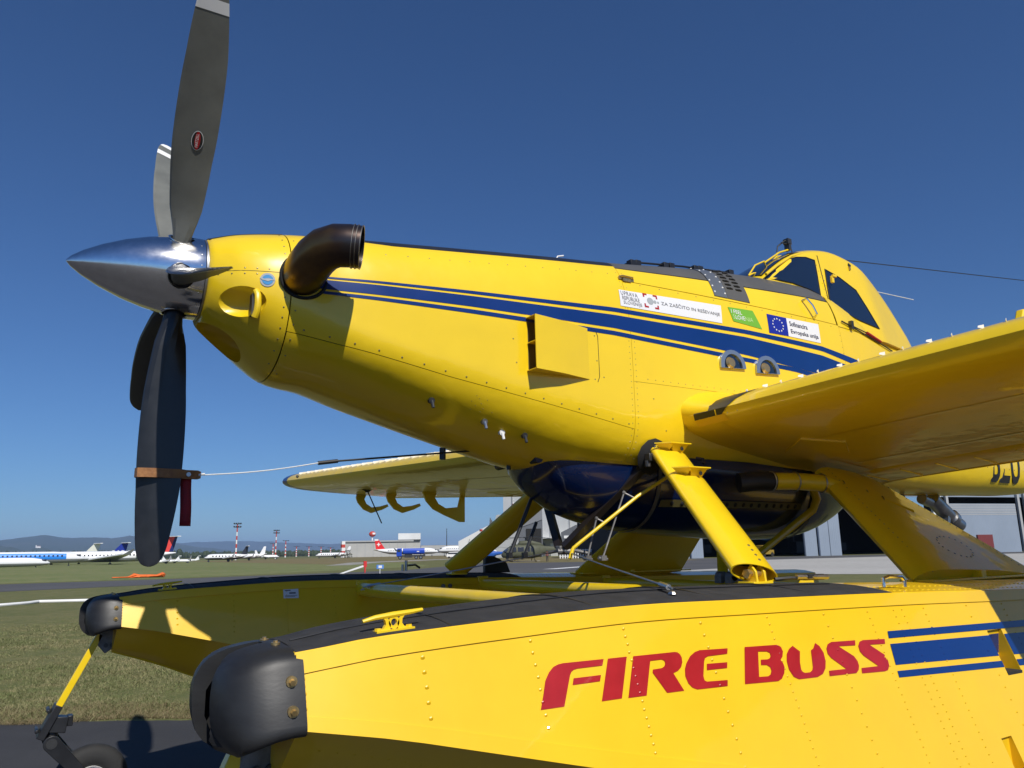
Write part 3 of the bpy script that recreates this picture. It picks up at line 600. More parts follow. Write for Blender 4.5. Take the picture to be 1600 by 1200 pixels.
def make_blade(deg,grip=False):
    a=R_(deg); rad=PY@Vector((0,-math.sin(a),math.cos(a))); tan=PY@Vector((0,-math.cos(a),-math.sin(a)))
    tov=lambda p:HUB+Vector((BX,0,0))+(PY@Vector((1,0,0)))*p[0]+tan*p[1]+rad*p[2]
    R=[.10,.14,.18,.22,.26,.30,.36,.42]+list(np.linspace(.5,1.3,17))+[1.34,1.37,1.40,1.42,1.435,1.447,1.455,1.46]
    secs=[[tov(p) for p in blade_sec(max(r,.14))] if r>=.14 else [tov((p[0],p[1],r)) for p in blade_sec(.14)] for r in R]
    b=MB(); n=len(secs[0]); V=[p for s_ in secs for p in s_]; F=[];MI=[]
    for i in range(len(secs)-1):
        for k in range(n):
            F.append((i*n+k,i*n+(k+1)%n,(i+1)*n+(k+1)%n,(i+1)*n+k)); r=(R[i]+R[i+1])/2
            cam_=k<7
            MI.append(0 if cam_ else 1)
    F.append(tuple(range(n))[::-1]); MI.append(0); F.append(tuple((len(secs)-1)*n+k for k in range(n))); MI.append(1)
    b.add(V,F); b.mi=MI
    o=obj('propeller_blade',b,[BLKB,GREYB],AC,angle=14)
    # white tip bands on the grey face
    for r0,r1 in((1.29,1.345),(1.415,1.4585)):
        V=[];F=[]; q=0
        for r in np.linspace(r0,r1,6):
            s_=blade_sec(r)[7:13]+[blade_sec(r)[0]]
            for p in s_: V.append(tov((p[0],p[1]+.0015,p[2])))
        for i in range(5):
            for k in range(6): F.append((i*7+k,i*7+k+1,(i+1)*7+k+1,(i+1)*7+k))
        obj('white_tip_band',MB().add(V,F),WHITE,o,smooth=False)
    return o,tov
blades=[make_blade(d) for d in ANG]
for o,l in zip([q[0] for q in blades],('blade standing up on the near side, grey with oval badge','short-looking grey-tipped blade edge-on towards the viewer','black blade hanging straight down with a strap round it','black blade hanging down on the far side','grey blade standing up on the far side with white tip bands')): o['label']=l
# rubber boots / sockets in the spinner
b=MB()
for a in ANG:
    a=R_(a); d=PY@Vector((0,-math.sin(a),math.cos(a))); e=PY@Vector((0,math.cos(a),math.sin(a)))
    b.tube([HUB+Vector((BX,0,0))+d*.193+(Vector((1,0,0))*math.cos(u)+e*math.sin(u))*.0635 + d*(.012-.012*math.sin(u)**2) for u in np.linspace(0,2*math.pi,33)],.004,6,cap=False)
obj('blade_socket_rim',b,CHROME,spin)
# oval badge on the near upper blade
o,tov=blades[0]
def bl_badge(r0,hx,hr,m,d,nm,par,off_=(0,0)):
    V=[]
    for u in np.linspace(0,2*math.pi,24,endpoint=False):
        r=r0+hr*math.sin(u)+off_[1]; x=hx*math.cos(u)+off_[0]; s_=blade_sec(r); T=s_[10][1]; V.append(tov((x,T+d+interp([(-.1,.0),(.1,.0)],x)+x*math.tan(R_(interp(TW,r))),r)))
    return obj(nm,MB().add(V,[tuple(range(24))]),m,par,smooth=False)
bw=bl_badge(.70,.028,.047,WHITE,.0025,'oval_badge',o)
bl_badge(.70,.0255,.044,DARK,.0033,'badge_field',bw)
bl_badge(.70,.013,.043,RED,.0041,'badge_band',bw)
v,f=textmesh('HARTZELL'); V=[]
for a_,c_ in v: 
    r=.668+.064*a_; x=.004-.013*c_; V.append(tov((x,blade_sec(r)[10][1]+.0052+x*math.tan(R_(interp(TW,r))),r)))
obj('badge_lettering',MB().add(V,f),WHITE,bw,smooth=False)

# --- wings ---
def airfoil(n=18,t=.15):
    P=[]
    X=[.5*(1-math.cos(math.pi*i/n)) for i in range(n+1)]
    yt=lambda x:5*t*(.2969*math.sqrt(x)-.126*x-.3516*x*x+.2843*x**3-.1036*x**4)
    cam=lambda x:.036*(1-(2*x-.8)**2/1.44 if x>.4 else 1-(1-x/.4)**2)
    U=[(x,cam(x)+yt(x)) for x in X[::-1]]; Lw=[(x,cam(x)-yt(x)) for x in X[1:]]
    return U+Lw[:-1]+[(1,-.004)]
AF=airfoil()
def wing_pt(ya,u,v):
    # ya spanwise distance
    s=ya; ch=2.07 if s<8.7 else 2.07*(1-.25*((s-8.7)/.35)**2); zle=2.37+.045*s; dz=lerp(.37,.22,s/9.05); 
    tip=1 if s<8.8 else max(.15,1-((s-8.8)/.25)**2*.9)
    X=3.0+.10*max(0,min(1,(s-.6)/2.6))+(2.07-ch)*.35; ang=math.atan2(dz,2.07)
    xx=u*ch; zz=v*ch*tip
    return X+xx*math.cos(ang)+zz*math.sin(ang)*1, zle-xx*math.sin(ang)+zz*math.cos(ang)
for s in(-1,1):
    ys=[.45,.62]+list(np.linspace(.8,8.7,26))+[8.8,8.88,8.95,9.0,9.03]
    b=MB(); b.loft([[Vector((wing_pt(y,u,v)[0],s*y,wing_pt(y,u,v)[1])) for u,v in AF] for y in ys])
    wg=obj('wing',b,YEL,AC,fix=True,angle=40); wg['label']='left wing seen from below in front' if s<0 else 'right wing reaching out behind the nose'
    # blue tip band
    b=MB(); b.loft([[Vector((wing_pt(y,u*1.002-.001,v*1.01)[0],s*y,wing_pt(y,u,v*1.02)[1])) for u,v in AF] for y in(8.5,8.62,8.74)],cap=False); obj('blue_tip_band',b,BLUE,wg)
    # root fairing
    b=MB(); n=7; secs=[]
    for q in range(n):
        f=q/(n-1); y=lerp(.80,.50,f); g=1+.28*f*f
        c=Vector((4.03,0,2.24)); ring=[]
        for u,v in AF:
            X_,Z_=wing_pt(.7,u,v); X_=4.03+(X_-4.03)*(1+.018*f*f); Z_=wing_pt(.7,.5,0)[1]+(Z_-wing_pt(.7,.5,0)[1])*g+.002; ring.append(Vector((X_,s*y,Z_)))
        secs.append(ring)
    b.loft(secs,cap=False); obj('wing_root_fairing',b,YEL,wg,angle=60)
    # vortex generators
    k=0
    for y in (np.arange(.95,4.6,.125) if s<0 else np.arange(1.2,8.4,.19)):
        k+=1; X_,Z_=wing_pt(y,.055,0.0); Z_=wing_pt(y,.055,.062)[1]; sl_=.35 if k%2 else -.35
        b=MB(); h,L_=(.019,.036) if s<0 else (.04,.11); d=Vector((math.cos(sl_),math.sin(sl_),-.05)); base=Vector((X_,s*y,Z_-.012)); b.prism([base,base+d*L_,base+d*L_+Vector((0,0,h)),base+Vector((.006,0,h*.55))],(0,.0025,0))
        obj('vortex_generator',b,WHITE,wg,smooth=False)
wgL=[o for o in AC.children if o.name.startswith('wing')][0]
# black and bare strips at the near wing root leading edge
def le_patch(name,y0,y1,i0,i1,m,d,yfun=None):
    V=[];F=[]; idx=list(range(i0,i1+1)); n=8
    for q in range(n+1):
        for k in idx:
            u,v=AF[k]; y=lerp(y0,y1,q/n)
            if yfun: y=lerp(y0,y1-yfun(k),q/n)
            X_,Z_=wing_pt(y,u,v); c=Vector(wing_pt(y,.12,0.03)); p=Vector((X_,Z_)); e=(p-c).normalized()*d; V.append((X_+e.x,-y,Z_+e.y))
    W=len(idx)
    for q in range(n):
        for k in range(W-1): F.append((q*W+k,q*W+k+1,(q+1)*W+k+1,(q+1)*W+k))
    return obj(name,MB().add(V,F),m,wgL,smooth=True)
le_patch('black_walkway_strip',.62,1.04,15,19,BLACK,.004,lambda k:.05*(k-15))
le_patch('leading_edge_trim',.62,.86,19,20,YEL2,.006)
b=MB()
for y in np.linspace(.66,.96,5): X_,Z_=wing_pt(y,*AF[19]); b.dome((X_-.004,-y,Z_),( -1,0,-.3),.004,.5)
obj('trim_rivet',b,SCREW,wgL,kind='stuff')
# plates, probe and ribs under the wings
def under(y,u,d=0): X_,Z_=wing_pt(abs(y),u,-.072); 
def low_z(ya,x):
    best=None
    for k in range(18,len(AF)-1):
        a=wing_pt(ya,*AF[k]); c=wing_pt(ya,*AF[k+1])
        if a[0]<=x<=c[0]: t=(x-a[0])/(c[0]-a[0]+1e-9); return lerp(a[1],c[1],t)
    return wing_pt(ya,1,0)[1]
for s in(-1,1):
    W=[o for o in AC.children if o.name.startswith('wing')][0 if s<0 else 1]
    b=MB(); P=[(3.55,1.0),(3.75,.72),(4.1,.70),(4.05,1.0),(3.8,1.15)]
    b.prism([(x,s*y,low_z(y,x)-.012) for x,y in P],(0,0,.014)); obj('access_plate',b,YEL,W,smooth=False,bevel=.003)
    # spanwise skin joints as raised rivet lines
    b=MB()
    for u in(.22,.45,.66):
        for y in np.arange(.9,8.6,.09):
            x=3.0+2.07*u; b.dome((x,s*y,low_z(y,x)),(0,0,-1),.004,.4,5)
    for y in(1.6,2.3,3.1,3.9,4.8,5.7,6.6,7.5):
        for x in np.arange(3.25,4.9,.06): b.dome((x,s*y,low_z(y,x)),(0,0,-1),.004,.4,5)
    obj('wing_rivet',b,YEL,W,kind='stuff')
    b=MB()
    for x in(3.62,4.35):
        b.add([(x+dx,s*y,low_z(y,x+dx)-.0015-.001*(dx<=0)) for y in np.linspace(.85,8.6,24) for dx in(0,.03)],[(2*i,2*i+1,2*i+3,2*i+2) for i in range(23)])
    obj('skin_lap_joint',b,YEL,W,smooth=False)
    # flap and aileron with hinge brackets
    b=MB(); b.loft([[Vector((x,s*y,z)) for x,z in ((4.62,low_z(y,4.62)+.005),(4.75,low_z(y,4.75)+.01),(5.0,low_z(y,5.0)+.004),(5.0,low_z(y,5.0)-.012),(4.8,low_z(y,4.8)-.016),(4.66,low_z(y,4.66)-.014))] for y in np.linspace(.62,4.7,10)]); fl=obj('wing_flap',b,YEL,W,fix=True,angle=30)
    b=MB()
    for q in range(16):
        y0=lerp(.7,4.6,q/15); b.tube([(x,s*y0,low_z(y0,min(x,5.0))-.016) for x in(4.70,4.85,4.98)],.006,5)
    obj('flap_rib_bead',b,YEL,fl,kind='stuff')
    for y,big in((8.9,0),(7.45,0),(6.05,1)):
        if s<0: y-=.0
        z0=low_z(min(y,8.6),4.5); sc_=1.0
        P=[(4.42,z0+.02),(4.60,z0+.02),(4.56,z0-.06),(4.60,z0-.14),(4.70,z0-.20),(4.86,z0-.18),(5.0,z0-.14),(5.02,z0-.18),(4.90,z0-.24),(4.70,z0-.30),(4.55,z0-.24),(4.44,z0-.12),(4.41,z0-.04)]
        if big: P=[(4.36,z0+.02),(4.60,z0+.02),(4.56,z0-.07),(4.62,z0-.16),(4.74,z0-.22),(4.95,z0-.20),(5.0,z0+.0),(5.06,z0+.0),(5.06,z0-.42),(4.98,z0-.42),(4.72,z0-.32),(4.54,z0-.24),(4.42,z0-.12)]
        b=MB(); b.prism([(x,s*min(y,8.75),z) for x,z in P],(0,s*.045,0)); obj('hinge_bracket',b,YEL,W,smooth=False,bevel=.004)
    y=6.9; z=low_z(y,3.9); b=MB(); b.loft([[Vector((3.85+dx*k,s*(y+dy*k),z+.01-h)) for dx,dy in((-.10,0),(0,.03),(.10,0),(0,-.03))] for h,k in((0,1),(.03,.4),(.05,.25))]); b.tube([(3.86,s*y,z-.03),(4.05,s*(y-.1),z-.50)],.009,8); obj('rod_antenna',b,DSTEEL,W)
b=MB(); b.tube([(3.0,7.6,2.75),(2.985,7.6,2.72)],.02,8); obj('stall_vane_port',b,BLACK,[o for o in AC.children if o.name.startswith('wing')][1])
# stencil on the far wing leading edge
# --- tail ---
b=MB(); b.tube([(x,-fsec(x)[3]*.93,2.20+.0*x) for x in np.linspace(5.4,9.2,8)],.016,8); 
b=MB(); P=[(8.6,3.1),(9.3,4.3),(9.9,4.35),(10.1,3.0),(10.0,2.7)]; b.prism([(x,-.05,z) for x,z in P],(0,.1,0)); obj('tail_fin',b,YEL,AC,bevel=.02)
for s in(-1,1):
    b=MB(); b.prism([(8.9,s*.1,2.95),(9.1,s*2.6,3.0),(9.8,s*2.6,3.0),(10.0,s*.1,2.95)],(0,0,.07)); obj('tailplane',b,YEL,AC,bevel=.02)
# registration on the aft fuselage
def off2(x,z,d=.004):
    t=-t_of_z(x,z); return fpt(x,t)+fnorm(x,t)*d
v,f=textmesh('BZU',1.05,.02); obj('registration_letters',MB().add([off2(lerp(7.36,8.02,a_),lerp(2.14,2.56,c_)) for a_,c_ in v],f),BLACK,AC,smooth=False)
b=MB()
for x in np.linspace(5.9,9.0,26): t=-t_of_z(x,2.28); b.dome(fpt(x,t),fnorm(x,t),.006,.4)
obj('tail_rivet',b,SCREW,AC,kind='stuff')
# filler coupling below the rear fuselage
b=MB(); b.tube([(6.55,-.05,1.98),(6.68,-.05,1.95)],.05,12); b.tube([(6.72,-.05,1.985),(7.02,-.05,1.80)],[.07,.07],16); b.tube([(7.0,-.05,1.815),(7.05,-.05,1.785)],[.085,.085],16); b.tube([(7.05,-.05,1.785),(7.14,-.05,1.73)],[.065,.075],16); b.box((6.9,-.05,1.80),(.04,.10,.2),Matrix.Rotation(R_(20),3,'Y')); b.tube([(6.6,-.05,2.1),(6.6,-.05,1.95)],.03,10)
obj('filler_coupling',b,STEEL,AC)
b=MB(); b.tube([(6.14,-.05,2.12),(6.36,-.05,1.84)],.02,8); b.tube([(6.36,-.05,1.84),(6.6,-.05,1.86)],.012,8); obj('drain_strut',b,DSTEEL,AC)
# ---------------- floats ----------------
ZT=[(-.05,1.31),(0,1.312),(.15,1.33),(.33,1.342),(.55,1.352),(1.08,1.37),(1.63,1.365),(2.6,1.35),(3.4,1.33),(5,1.30),(7,1.27)]
ZC=[(-.05,1.15),(0,1.142),(.22,1.10),(.47,1.04),(.88,.94),(1.4,.82),(2.0,.70),(2.7,.60),(3.6,.53),(5,.5),(7,.7)]
ZK=[(-.05,.985),(0,.97),(.27,.87),(.5,.77),(.9,.62),(1.4,.48),(2.0,.38),(3,.30),(4.5,.28),(5,.42),(7,.85)]
KK=.35
def hull_side(x,z,d=0):   # outer face offset from the float's centre line, z measured from the deck edge
    wtop=interp([(-.05,.33),(0,.338),(.4,.343),(5,.345),(7,.26)],x); return wtop+KK*(interp(ZT,x)-z)*interp([(-.05,.9),(0,1),(9,1)],x)+d
ER=[(-.3,-.01),(0,-.005),(.15,.06),(.33,.13),(.6,.21),(1.0,.275),(1.6,.325),(2.4,.343),(5,.345),(7,.26)]   # inboard-side plan taper of the bow
def eR(x): return hermite(ER,x)
def side(x,z,s,d=0):
    if s<0: return -(hull_side(x,z)+d)
    return eR(x)+KK*(interp(ZT,x)-z)*interp([(-.3,.5),(0,.5),(1.2,1),(9,1)],x)+d
def mid_(x): zt=interp(ZT,x); return (side(x,zt,-1)+side(x,zt,1))/2
def acr(x,z,a): return lerp(side(x,z,-1),side(x,z,1),(a+1)/2)
def make_float(cy,near):
    def hsec(x):
        zt=hermite(ZT,x); zc=hermite(ZC,x); zk=hermite(ZK,x); w0=hull_side(x,zt); wc=hull_side(x,zc)
        m=mid_(x); cw=interp([(0,.45),(1.5,1)],x)
        def half(s):
            w0=abs(side(x,zt,s)-m); wc=abs(side(x,zc,s)-m)
            return [(0,zt+.035*cw),(w0*.5,zt+.027*cw),(w0*.985,zt+.004),(w0,zt-.004),(lerp(w0,wc,.5),lerp(zt,zc,.5)),(wc,zc),(wc-.012,zc-.006),(wc*.72,lerp(zc,zk,.30)),(wc*.36,lerp(zc,zk,.72)),(.02,zk+.005)]
        pts=[Vector((x,cy+m-a,z)) for a,z in half(-1)]+[Vector((x,cy+m,zk))]+[Vector((x,cy+m+a,z)) for a,z in half(1)[:0:-1]]
        return pts
    b=MB(); b.loft([hsec(x) for x in list(np.linspace(-.02,4.9,60))+[5.4,6,6.6,7]])
    h=obj('float_hull',b,YEL2,AC,fix=True,angle=28); h['label']='near float with red and blue lettering and stripes' if near else 'far float lying behind, in shade'
    if near:
        c=MB(); 
        for P,dep in (([(3.155,1.165),(3.285,1.165),(3.285,.98),(3.155,.98)],.10),([(2.866,.77),(2.95,.77),(2.95,.5),(2.866,.5)],.10)):
            n=4; V=[];ctr=[]
            for x,z in P: V.append((x,cy-hull_side(x,z)-.05,z))
            for i,(x,z) in enumerate(P): V.append((x,cy-hull_side(x,z)+(dep if i>1 else .012),z))
            c.add(V,[(0,1,2,3),(7,6,5,4)]+[(i,(i+1)%4,4+(i+1)%4,4+i) for i in range(4)])
        boolean(h,c)
        b=MB(); z=.985; b.box((3.22,cy-hull_side(3.22,z)+.035,z),(.128,.075,.012)); obj('step_tread',b,NONSKID,h)
    # gunwale strip, proud of the side skin
    for s in(-1,1):
        b=MB(); secs=[]
        for x in np.linspace(-.018,5,50):
            zt=hermite(ZT,x); q=lambda z,d:Vector((x,cy+side(x,z,s,s*d if s>0 else d),z))
            secs.append([q(zt+.001,-.004),q(zt+.001,.004),q(zt-.046,.004),q(zt-.0475,-.004)])
        b.loft(secs); obj('gunwale_strip',b,YEL2,h,fix=True)
        b=MB(); secs=[]
        for x in np.linspace(-.018,5,50):
            zc=hermite(ZC,x); zu=zc+lerp(.03,.055,min(1,max(0,x/1.3))); q=lambda z,d:Vector((x,cy+side(x,z,s,d),z))
            secs.append([q(zu,-.004),q(zu,.0028),q(zc-.002,.0028),q(zc-.004,-.006)])
        b.loft(secs); obj('chine_strip',b,YEL2,h,fix=True)
        b=MB()
        b.loft([[Vector((x,cy+mid_(x)+s*.035,hermite(ZK,x)+.03)),Vector((x,cy+mid_(x)+s*.045,hermite(ZK,x)+.028)),Vector((x,cy+mid_(x)+s*.008,hermite(ZK,x)-.006))] for x in np.linspace(-.02,3,20)]); obj('keel_strip',b,YEL,h,fix=True)
    # black non-skid deck covering
    x1=2.55 if near else 3.0
    b=MB(); V=[];F=[]; X=np.linspace(-.018,x1,50)
    for x in X:
        zt=hermite(ZT,x); w0=hull_side(x,zt)-.004
        for a,dz in((-1,.0045),(-.985,.007),(-.75,.021),(-.5,.031),(-.25,.036),(0,.039),(.25,.036),(.5,.031),(.75,.021),(.985,.007),(1,.0045)): V.append((x,cy+mid_(x)+a*(abs(side(x,zt,-1)-mid_(x))-.004),zt+.0045+(dz-.0045)*interp([(0,.5),(1.5,1)],x)))
    for i in range(len(X)-1):
        for k in range(10): F.append((i*11+k,(i+1)*11+k,(i+1)*11+k+1,i*11+k+1))
    dk=obj('nonskid_deck',MB().add(V,F),NONSKID,h)
    b=MB()
    for x in (.42,.95,1.5,2.05):
        zt=hermite(ZT,x); b.tube([(x,cy+acr(x,zt,a*.96),zt+.005+.036*(1-a*a)*interp([(0,.5),(1.5,1)],x)) for a in np.linspace(-1,1,9)],.003,5)
    b.tube([(x,cy+acr(x,1.3,-.3),hermite(ZT,x)+.005+.033*interp([(0,.5),(1.5,1)],x)) for x in np.linspace(.0,x1-.1,20)],.0025,5)
    obj('deck_seam',b,BLACK,dk)
    b=MB()
    for x in np.arange(x1+.04,4.9,.045):
        for a in(-.9,-.62,.62,.9): zt=hermite(ZT,x); b.dome((x,cy+a*.33,zt+.004+.03*(1-a*a)),(0,0,1),.006,.5,5)
    obj('deck_rivet',b,YEL,h,kind='stuff'); b=MB()
    for x in np.arange(.02,x1,.05):
        for a in(-.55,.5): zt=hermite(ZT,x); b.dome((x,cy+acr(x,zt,a),zt+.006+.028*(1-a*a)*interp([(0,.5),(1.5,1)],x)),(0,0,1),.0035,.4,5)
    obj('deck_rivet',b,BLACK,h,kind='stuff')
    # rivet columns on both sides
    b=MB(); rred=MB(); rblu=MB()
    cols=[(-.005,1.253,1.187,5,.0075),(.318,1.278,1.133,5,.0072),(.667,1.295,1.07,8,.006),(1.022,1.306,.964,16,.0058),(1.366,1.303,.88,12,.0065),(1.707,1.303,.74,24,.0052),(2.035,1.295,.70,15,.006),(2.318,1.29,.66,26,.005),(2.50,1.287,.62,27,.005),(2.562,1.286,.62,27,.005),(2.725,1.284,.60,27,.005),(3.08,1.278,.6,15,.006),(3.4,1.27,.6,27,.005)]
    for x,za,zb,n,r in cols:
        for z in np.linspace(za,zb,n):
            jx=random.uniform(-.0012,.0012)
            for s in(-1,1):
                tgt=b
                if near and s<0:
                    def inside(P):
                        c=False; n=len(P)
                        for i in range(n):
                            (x1_,z1_),(x2_,z2_)=P[i],P[(i+1)%n]
                            if (z1_>z)!=(z2_>z) and x<(x2_-x1_)*(z-z1_)/(z2_-z1_)+x1_: c=not c
                        return c
                    if any(inside(LET[k]) for k in LET if k!='Bh'): tgt=rred
                    elif x>2.4 and any(inside([q[0],q[1],[5,q[2][1]-(5-q[2][0])*(q[1][1]-q[2][1])/(q[2][0]-q[1][0])],[5,q[3][1]-(5-q[3][0])*(q[0][1]-q[3][1])/(q[3][0]-q[0][0])]]) for q in FSTR): tgt=rblu
                tgt.dome((x+jx,cy+side(x,z,s),z),(0,s,-.35),r,.5,7)
    for s in(-1,1):
        for x in np.linspace(.05,1.2,26):
            zc=hermite(ZC,x);zk=hermite(ZK,x); wc=hull_side(x,zc); b.dome((x,cy+mid_(x)+s*abs(side(x,zc,s)-mid_(x))*.72,lerp(zc,zk,.30)+.0),(0,s*.6,-1),.004,.4,5)
    obj('hull_rivet',b,YEL2,h,kind='stuff')
    if rred.v: obj('red_painted_rivet',rred,RED,h,kind='stuff')
    if rblu.v: obj('blue_painted_rivet',rblu,BLUE,h,kind='stuff')
    # rubber bow bumper
    bb=MB(); secs=[]
    XS=[(-.002,1,1),(-.035,1.0,1.0),(-.07,.985,.985),(-.10,.95,.95),(-.13,.90,.90),(-.155,.83,.83),(-.177,.74,.73),(-.195,.60,.58),(-.206,.42,.38),(-.211,.10,.10)]
    for x,fw_,fh in XS:
        zm=1.222; ring=[]
        for k in range(40):
            a=2*math.pi*k/40; c,s_=math.cos(a),math.sin(a); n=lerp(2.6,9,max(0,min(1,(fw_-.6)/.4))**2)
            yn=math.copysign(abs(c)**(2/n),c); hh=(.094 if s_>0 else lerp(.10,.165,min(1,(1-fw_)*6)))*fh; z=zm-.012*(1-fh)+hh*math.copysign(abs(s_)**(2/n),s_); zz=min(z,1.312); y=yn*fw_*((side(0,zz,1)-side(0,zz,-1))/2+.005)+(side(0,zz,1)+side(0,zz,-1))/2
            z+= .016*(1-yn**2)*(s_>0)*fh
            ring.append(Vector((x*(.90 if yn<-.05 else 1.04),cy+y,z)))
        secs.append(ring)
    bb.loft(secs); bump=obj('rubber_bow_bumper',bb,RUBBER,h,fix=True,angle=60)
    c=MB(); 
    # slot running round the nose, with a curved rear wall
    c.loft([[Vector((-.40,yy,zz)) for yy,zz in((cy-.25,1.46),(cy-.15,1.46),(cy-.15,1.09),(cy-.25,1.09))],[Vector((-.06,yy,zz)) for yy,zz in((cy-.19,1.46),(cy-.15,1.46),(cy-.15,1.09),(cy-.19,1.09))]])
    boolean(bump,c); c=MB()
    c.prism([(x,cy-.17,z) for x,z in((-.03,1.29),(-.11,1.288),(-.16,1.262),(-.186,1.22),(-.186,1.16),(-.165,1.115),(-.11,1.09),(-.03,1.09))],(0,.13,0))
    boolean(bump,c)
    b=MB()
    for s in(-1,1):
        for z in(1.252,1.187):
            y=cy+side(0,z,s,.006); b.tube([(-.035,y-s*.006,z),(-.035,y+s*.004,z)],.0135,16); b.tube([(-.035,y+s*.003,z),(-.035,y+s*.013,z-.002)],.0072,6)
    for a in(-.235,-.13): b.tube([(-.04,cy+a,1.326),(-.04,cy+a,1.333)],.012,14); b.tube([(-.04,cy+a,1.332),(-.04,cy+a,1.338)],.006,6)
    obj('bumper_bolt',b,BRASS,h,angle=30)
    # mooring cleat
    ca=-.298; x0,x1_=.15,.42; 
    cl=MB(); zb=lambda x:hermite(ZT,x)+.005
    yb=cy+ca
    T=Matrix.Rotation(-math.atan2(zb(.4)-zb(.15),.25),3,'Y'); c0=Vector((.262,yb,zb(.262)))
    def L(x,z,y=0): return c0+T@Vector((x*.66,y*.8,z*.72))
    b=MB()
    for P in ([(-.085,.002),(-.085,.012),(.085,.012),(.085,.002)],):
        b.prism([L(x,z,-.022) for x,z in P],T@Vector((0,.036,0)))
    # web with a round hole: two legs and a ring
    for s in(-1,1):
        P=[(s*.062,.012),(s*.018,.012),(s*.014,.03),(s*.022,.045),(s*.03,.058),(s*.05,.058),(s*.038,.045),(s*.036,.03),(s*.045,.018)]
        b.prism([L(x,z,-.007) for x,z in P],T@Vector((0,.014,0)))
    ring=[]; n=20
    for r in(.0135,.024):
        for yy in(-.007,.007): ring.append([L(r*math.cos(u),.036+r*math.sin(u),yy) for u in np.linspace(0,2*math.pi,n,endpoint=False)])
    V=ring[0]+ring[1]+ring[3]+ring[2]; F=[(q*n+k,q*n+(k+1)%n,((q+1)%4)*n+(k+1)%n,((q+1)%4)*n+k) for q in range(4) for k in range(n)]; b.add(V,F)
    b.tube([L(-.135,.052),(L(-.08,.060)),L(0,.063),L(.08,.065),L(.135,.068)],[.006,.0085,.010,.0085,.006],8,flat=.8)
    for x in(-.07,.07): b.tube([L(x,.012),L(x,.02)],.009,6)
    obj('mooring_cleat',b,YEL,h,fix=True,angle=35)
    return h
NF=make_float(-1.775,True); FF=make_float(1.775,False)
HY=lambda x,z,d:(-2.12-KK*(1.30-z)-d)
# exact side plane of the near hull for flat print
def hs(x,z,d): return Vector((x,-1.775-hull_side(x,z)-d,z))
def hpoly(name,pts,m,d): 
    return obj(name,MB().add([hs(x,z,d) for x,z in pts],[tuple(range(len(pts)))]),m,NF,smooth=False)
def hpoly_hole(name,pts,hole,m,d):
    bm=bmesh.new(); ed=[]
    for L_ in(pts,hole):
        vs=[bm.verts.new(hs(x,z,d)) for x,z in L_]
        for i in range(len(vs)): ed.append(bm.edges.new((vs[i],vs[(i+1)%len(vs)])))
    bmesh.ops.triangle_fill(bm,edges=ed,use_beauty=True); me=bpy.data.meshes.new(name); bm.to_mesh(me); bm.free(); me.materials.append(m)
    o=bpy.data.objects.new(name,me); COL.objects.link(o); o.parent=NF; return o
for k in('F','Fb','I','R','E','Eb','U','S1','S2'): hpoly('red_letter',LET[k],RED,.0018)
hpoly_hole('red_letter',LET['B'],LET['Bh'],RED,.0018)
# stripes are clipped round the step recess
def sub(a,b,t): return [lerp(a[0],b[0],t),lerp(a[1],b[1],t)]
for st_ in FSTR:
    tl,bl,br,tr_=st_
    # extend aft
    sl1=(tr_[1]-tl[1])/(tr_[0]-tl[0]); sl2=(br[1]-bl[1])/(br[0]-bl[0]); X=5.0
    tz=lambda x:tl[1]+sl1*(x-tl[0]); bz=lambda x:bl[1]+sl2*(x-bl[0])
    def seg(x0,x1,lead=False):
        a=[(x0,tz(x0))] if not lead else [tuple(tl)]; e=[(x0,bz(x0))] if not lead else [tuple(bl)]
        hpoly('blue_hull_stripe',e+[(x1,bz(x1)),(x1,tz(x1))]+a,BLUE,.0018)
    if bz(3.22)>1.150: seg(0,X,True); continue
    seg(0,3.153,True); seg(3.287,X)
    # inside the recess the stripe runs over its sloping back
    top=min(1.163,tz(3.22)); bot=bz(3.22)
    if bot<1.163:
        ins=lambda z:.012+(.10-.012)*(1.165-z)/.185-.0015
        obj('blue_hull_stripe',MB().add([Vector((x,-1.775-hull_side(x,z)+ins(z),z)) for x,z in((3.157,top),(3.157,bot),(3.283,bot),(3.283,top))],[(0,1,2,3)]),BLUE,NF,smooth=False)
# data plate on the far float
b=MB(); c=[(1.0,1.328),(1.105,1.326),(1.105,1.262),(1.0,1.264)]
b.prism([(x,1.775-hull_side(x,z)-.001,z) for x,z in c],(0,-.002,0)); pl=obj('data_plate',b,WVINYL,FF,smooth=False)
for (x0,x1,z0,z1) in((1.04,1.085,1.292,1.302),(1.01,1.095,1.279,1.282),(1.01,1.08,1.272,1.275),(1.01,1.05,1.312,1.318)):
    b=MB().add([(x,1.775-hull_side(x,z)-.0045,z) for x,z in((x0,z0),(x1,z0),(x1,z1),(x0,z1))],[(0,1,2,3)]); obj('plate_print',b,GTXT,pl,smooth=False)
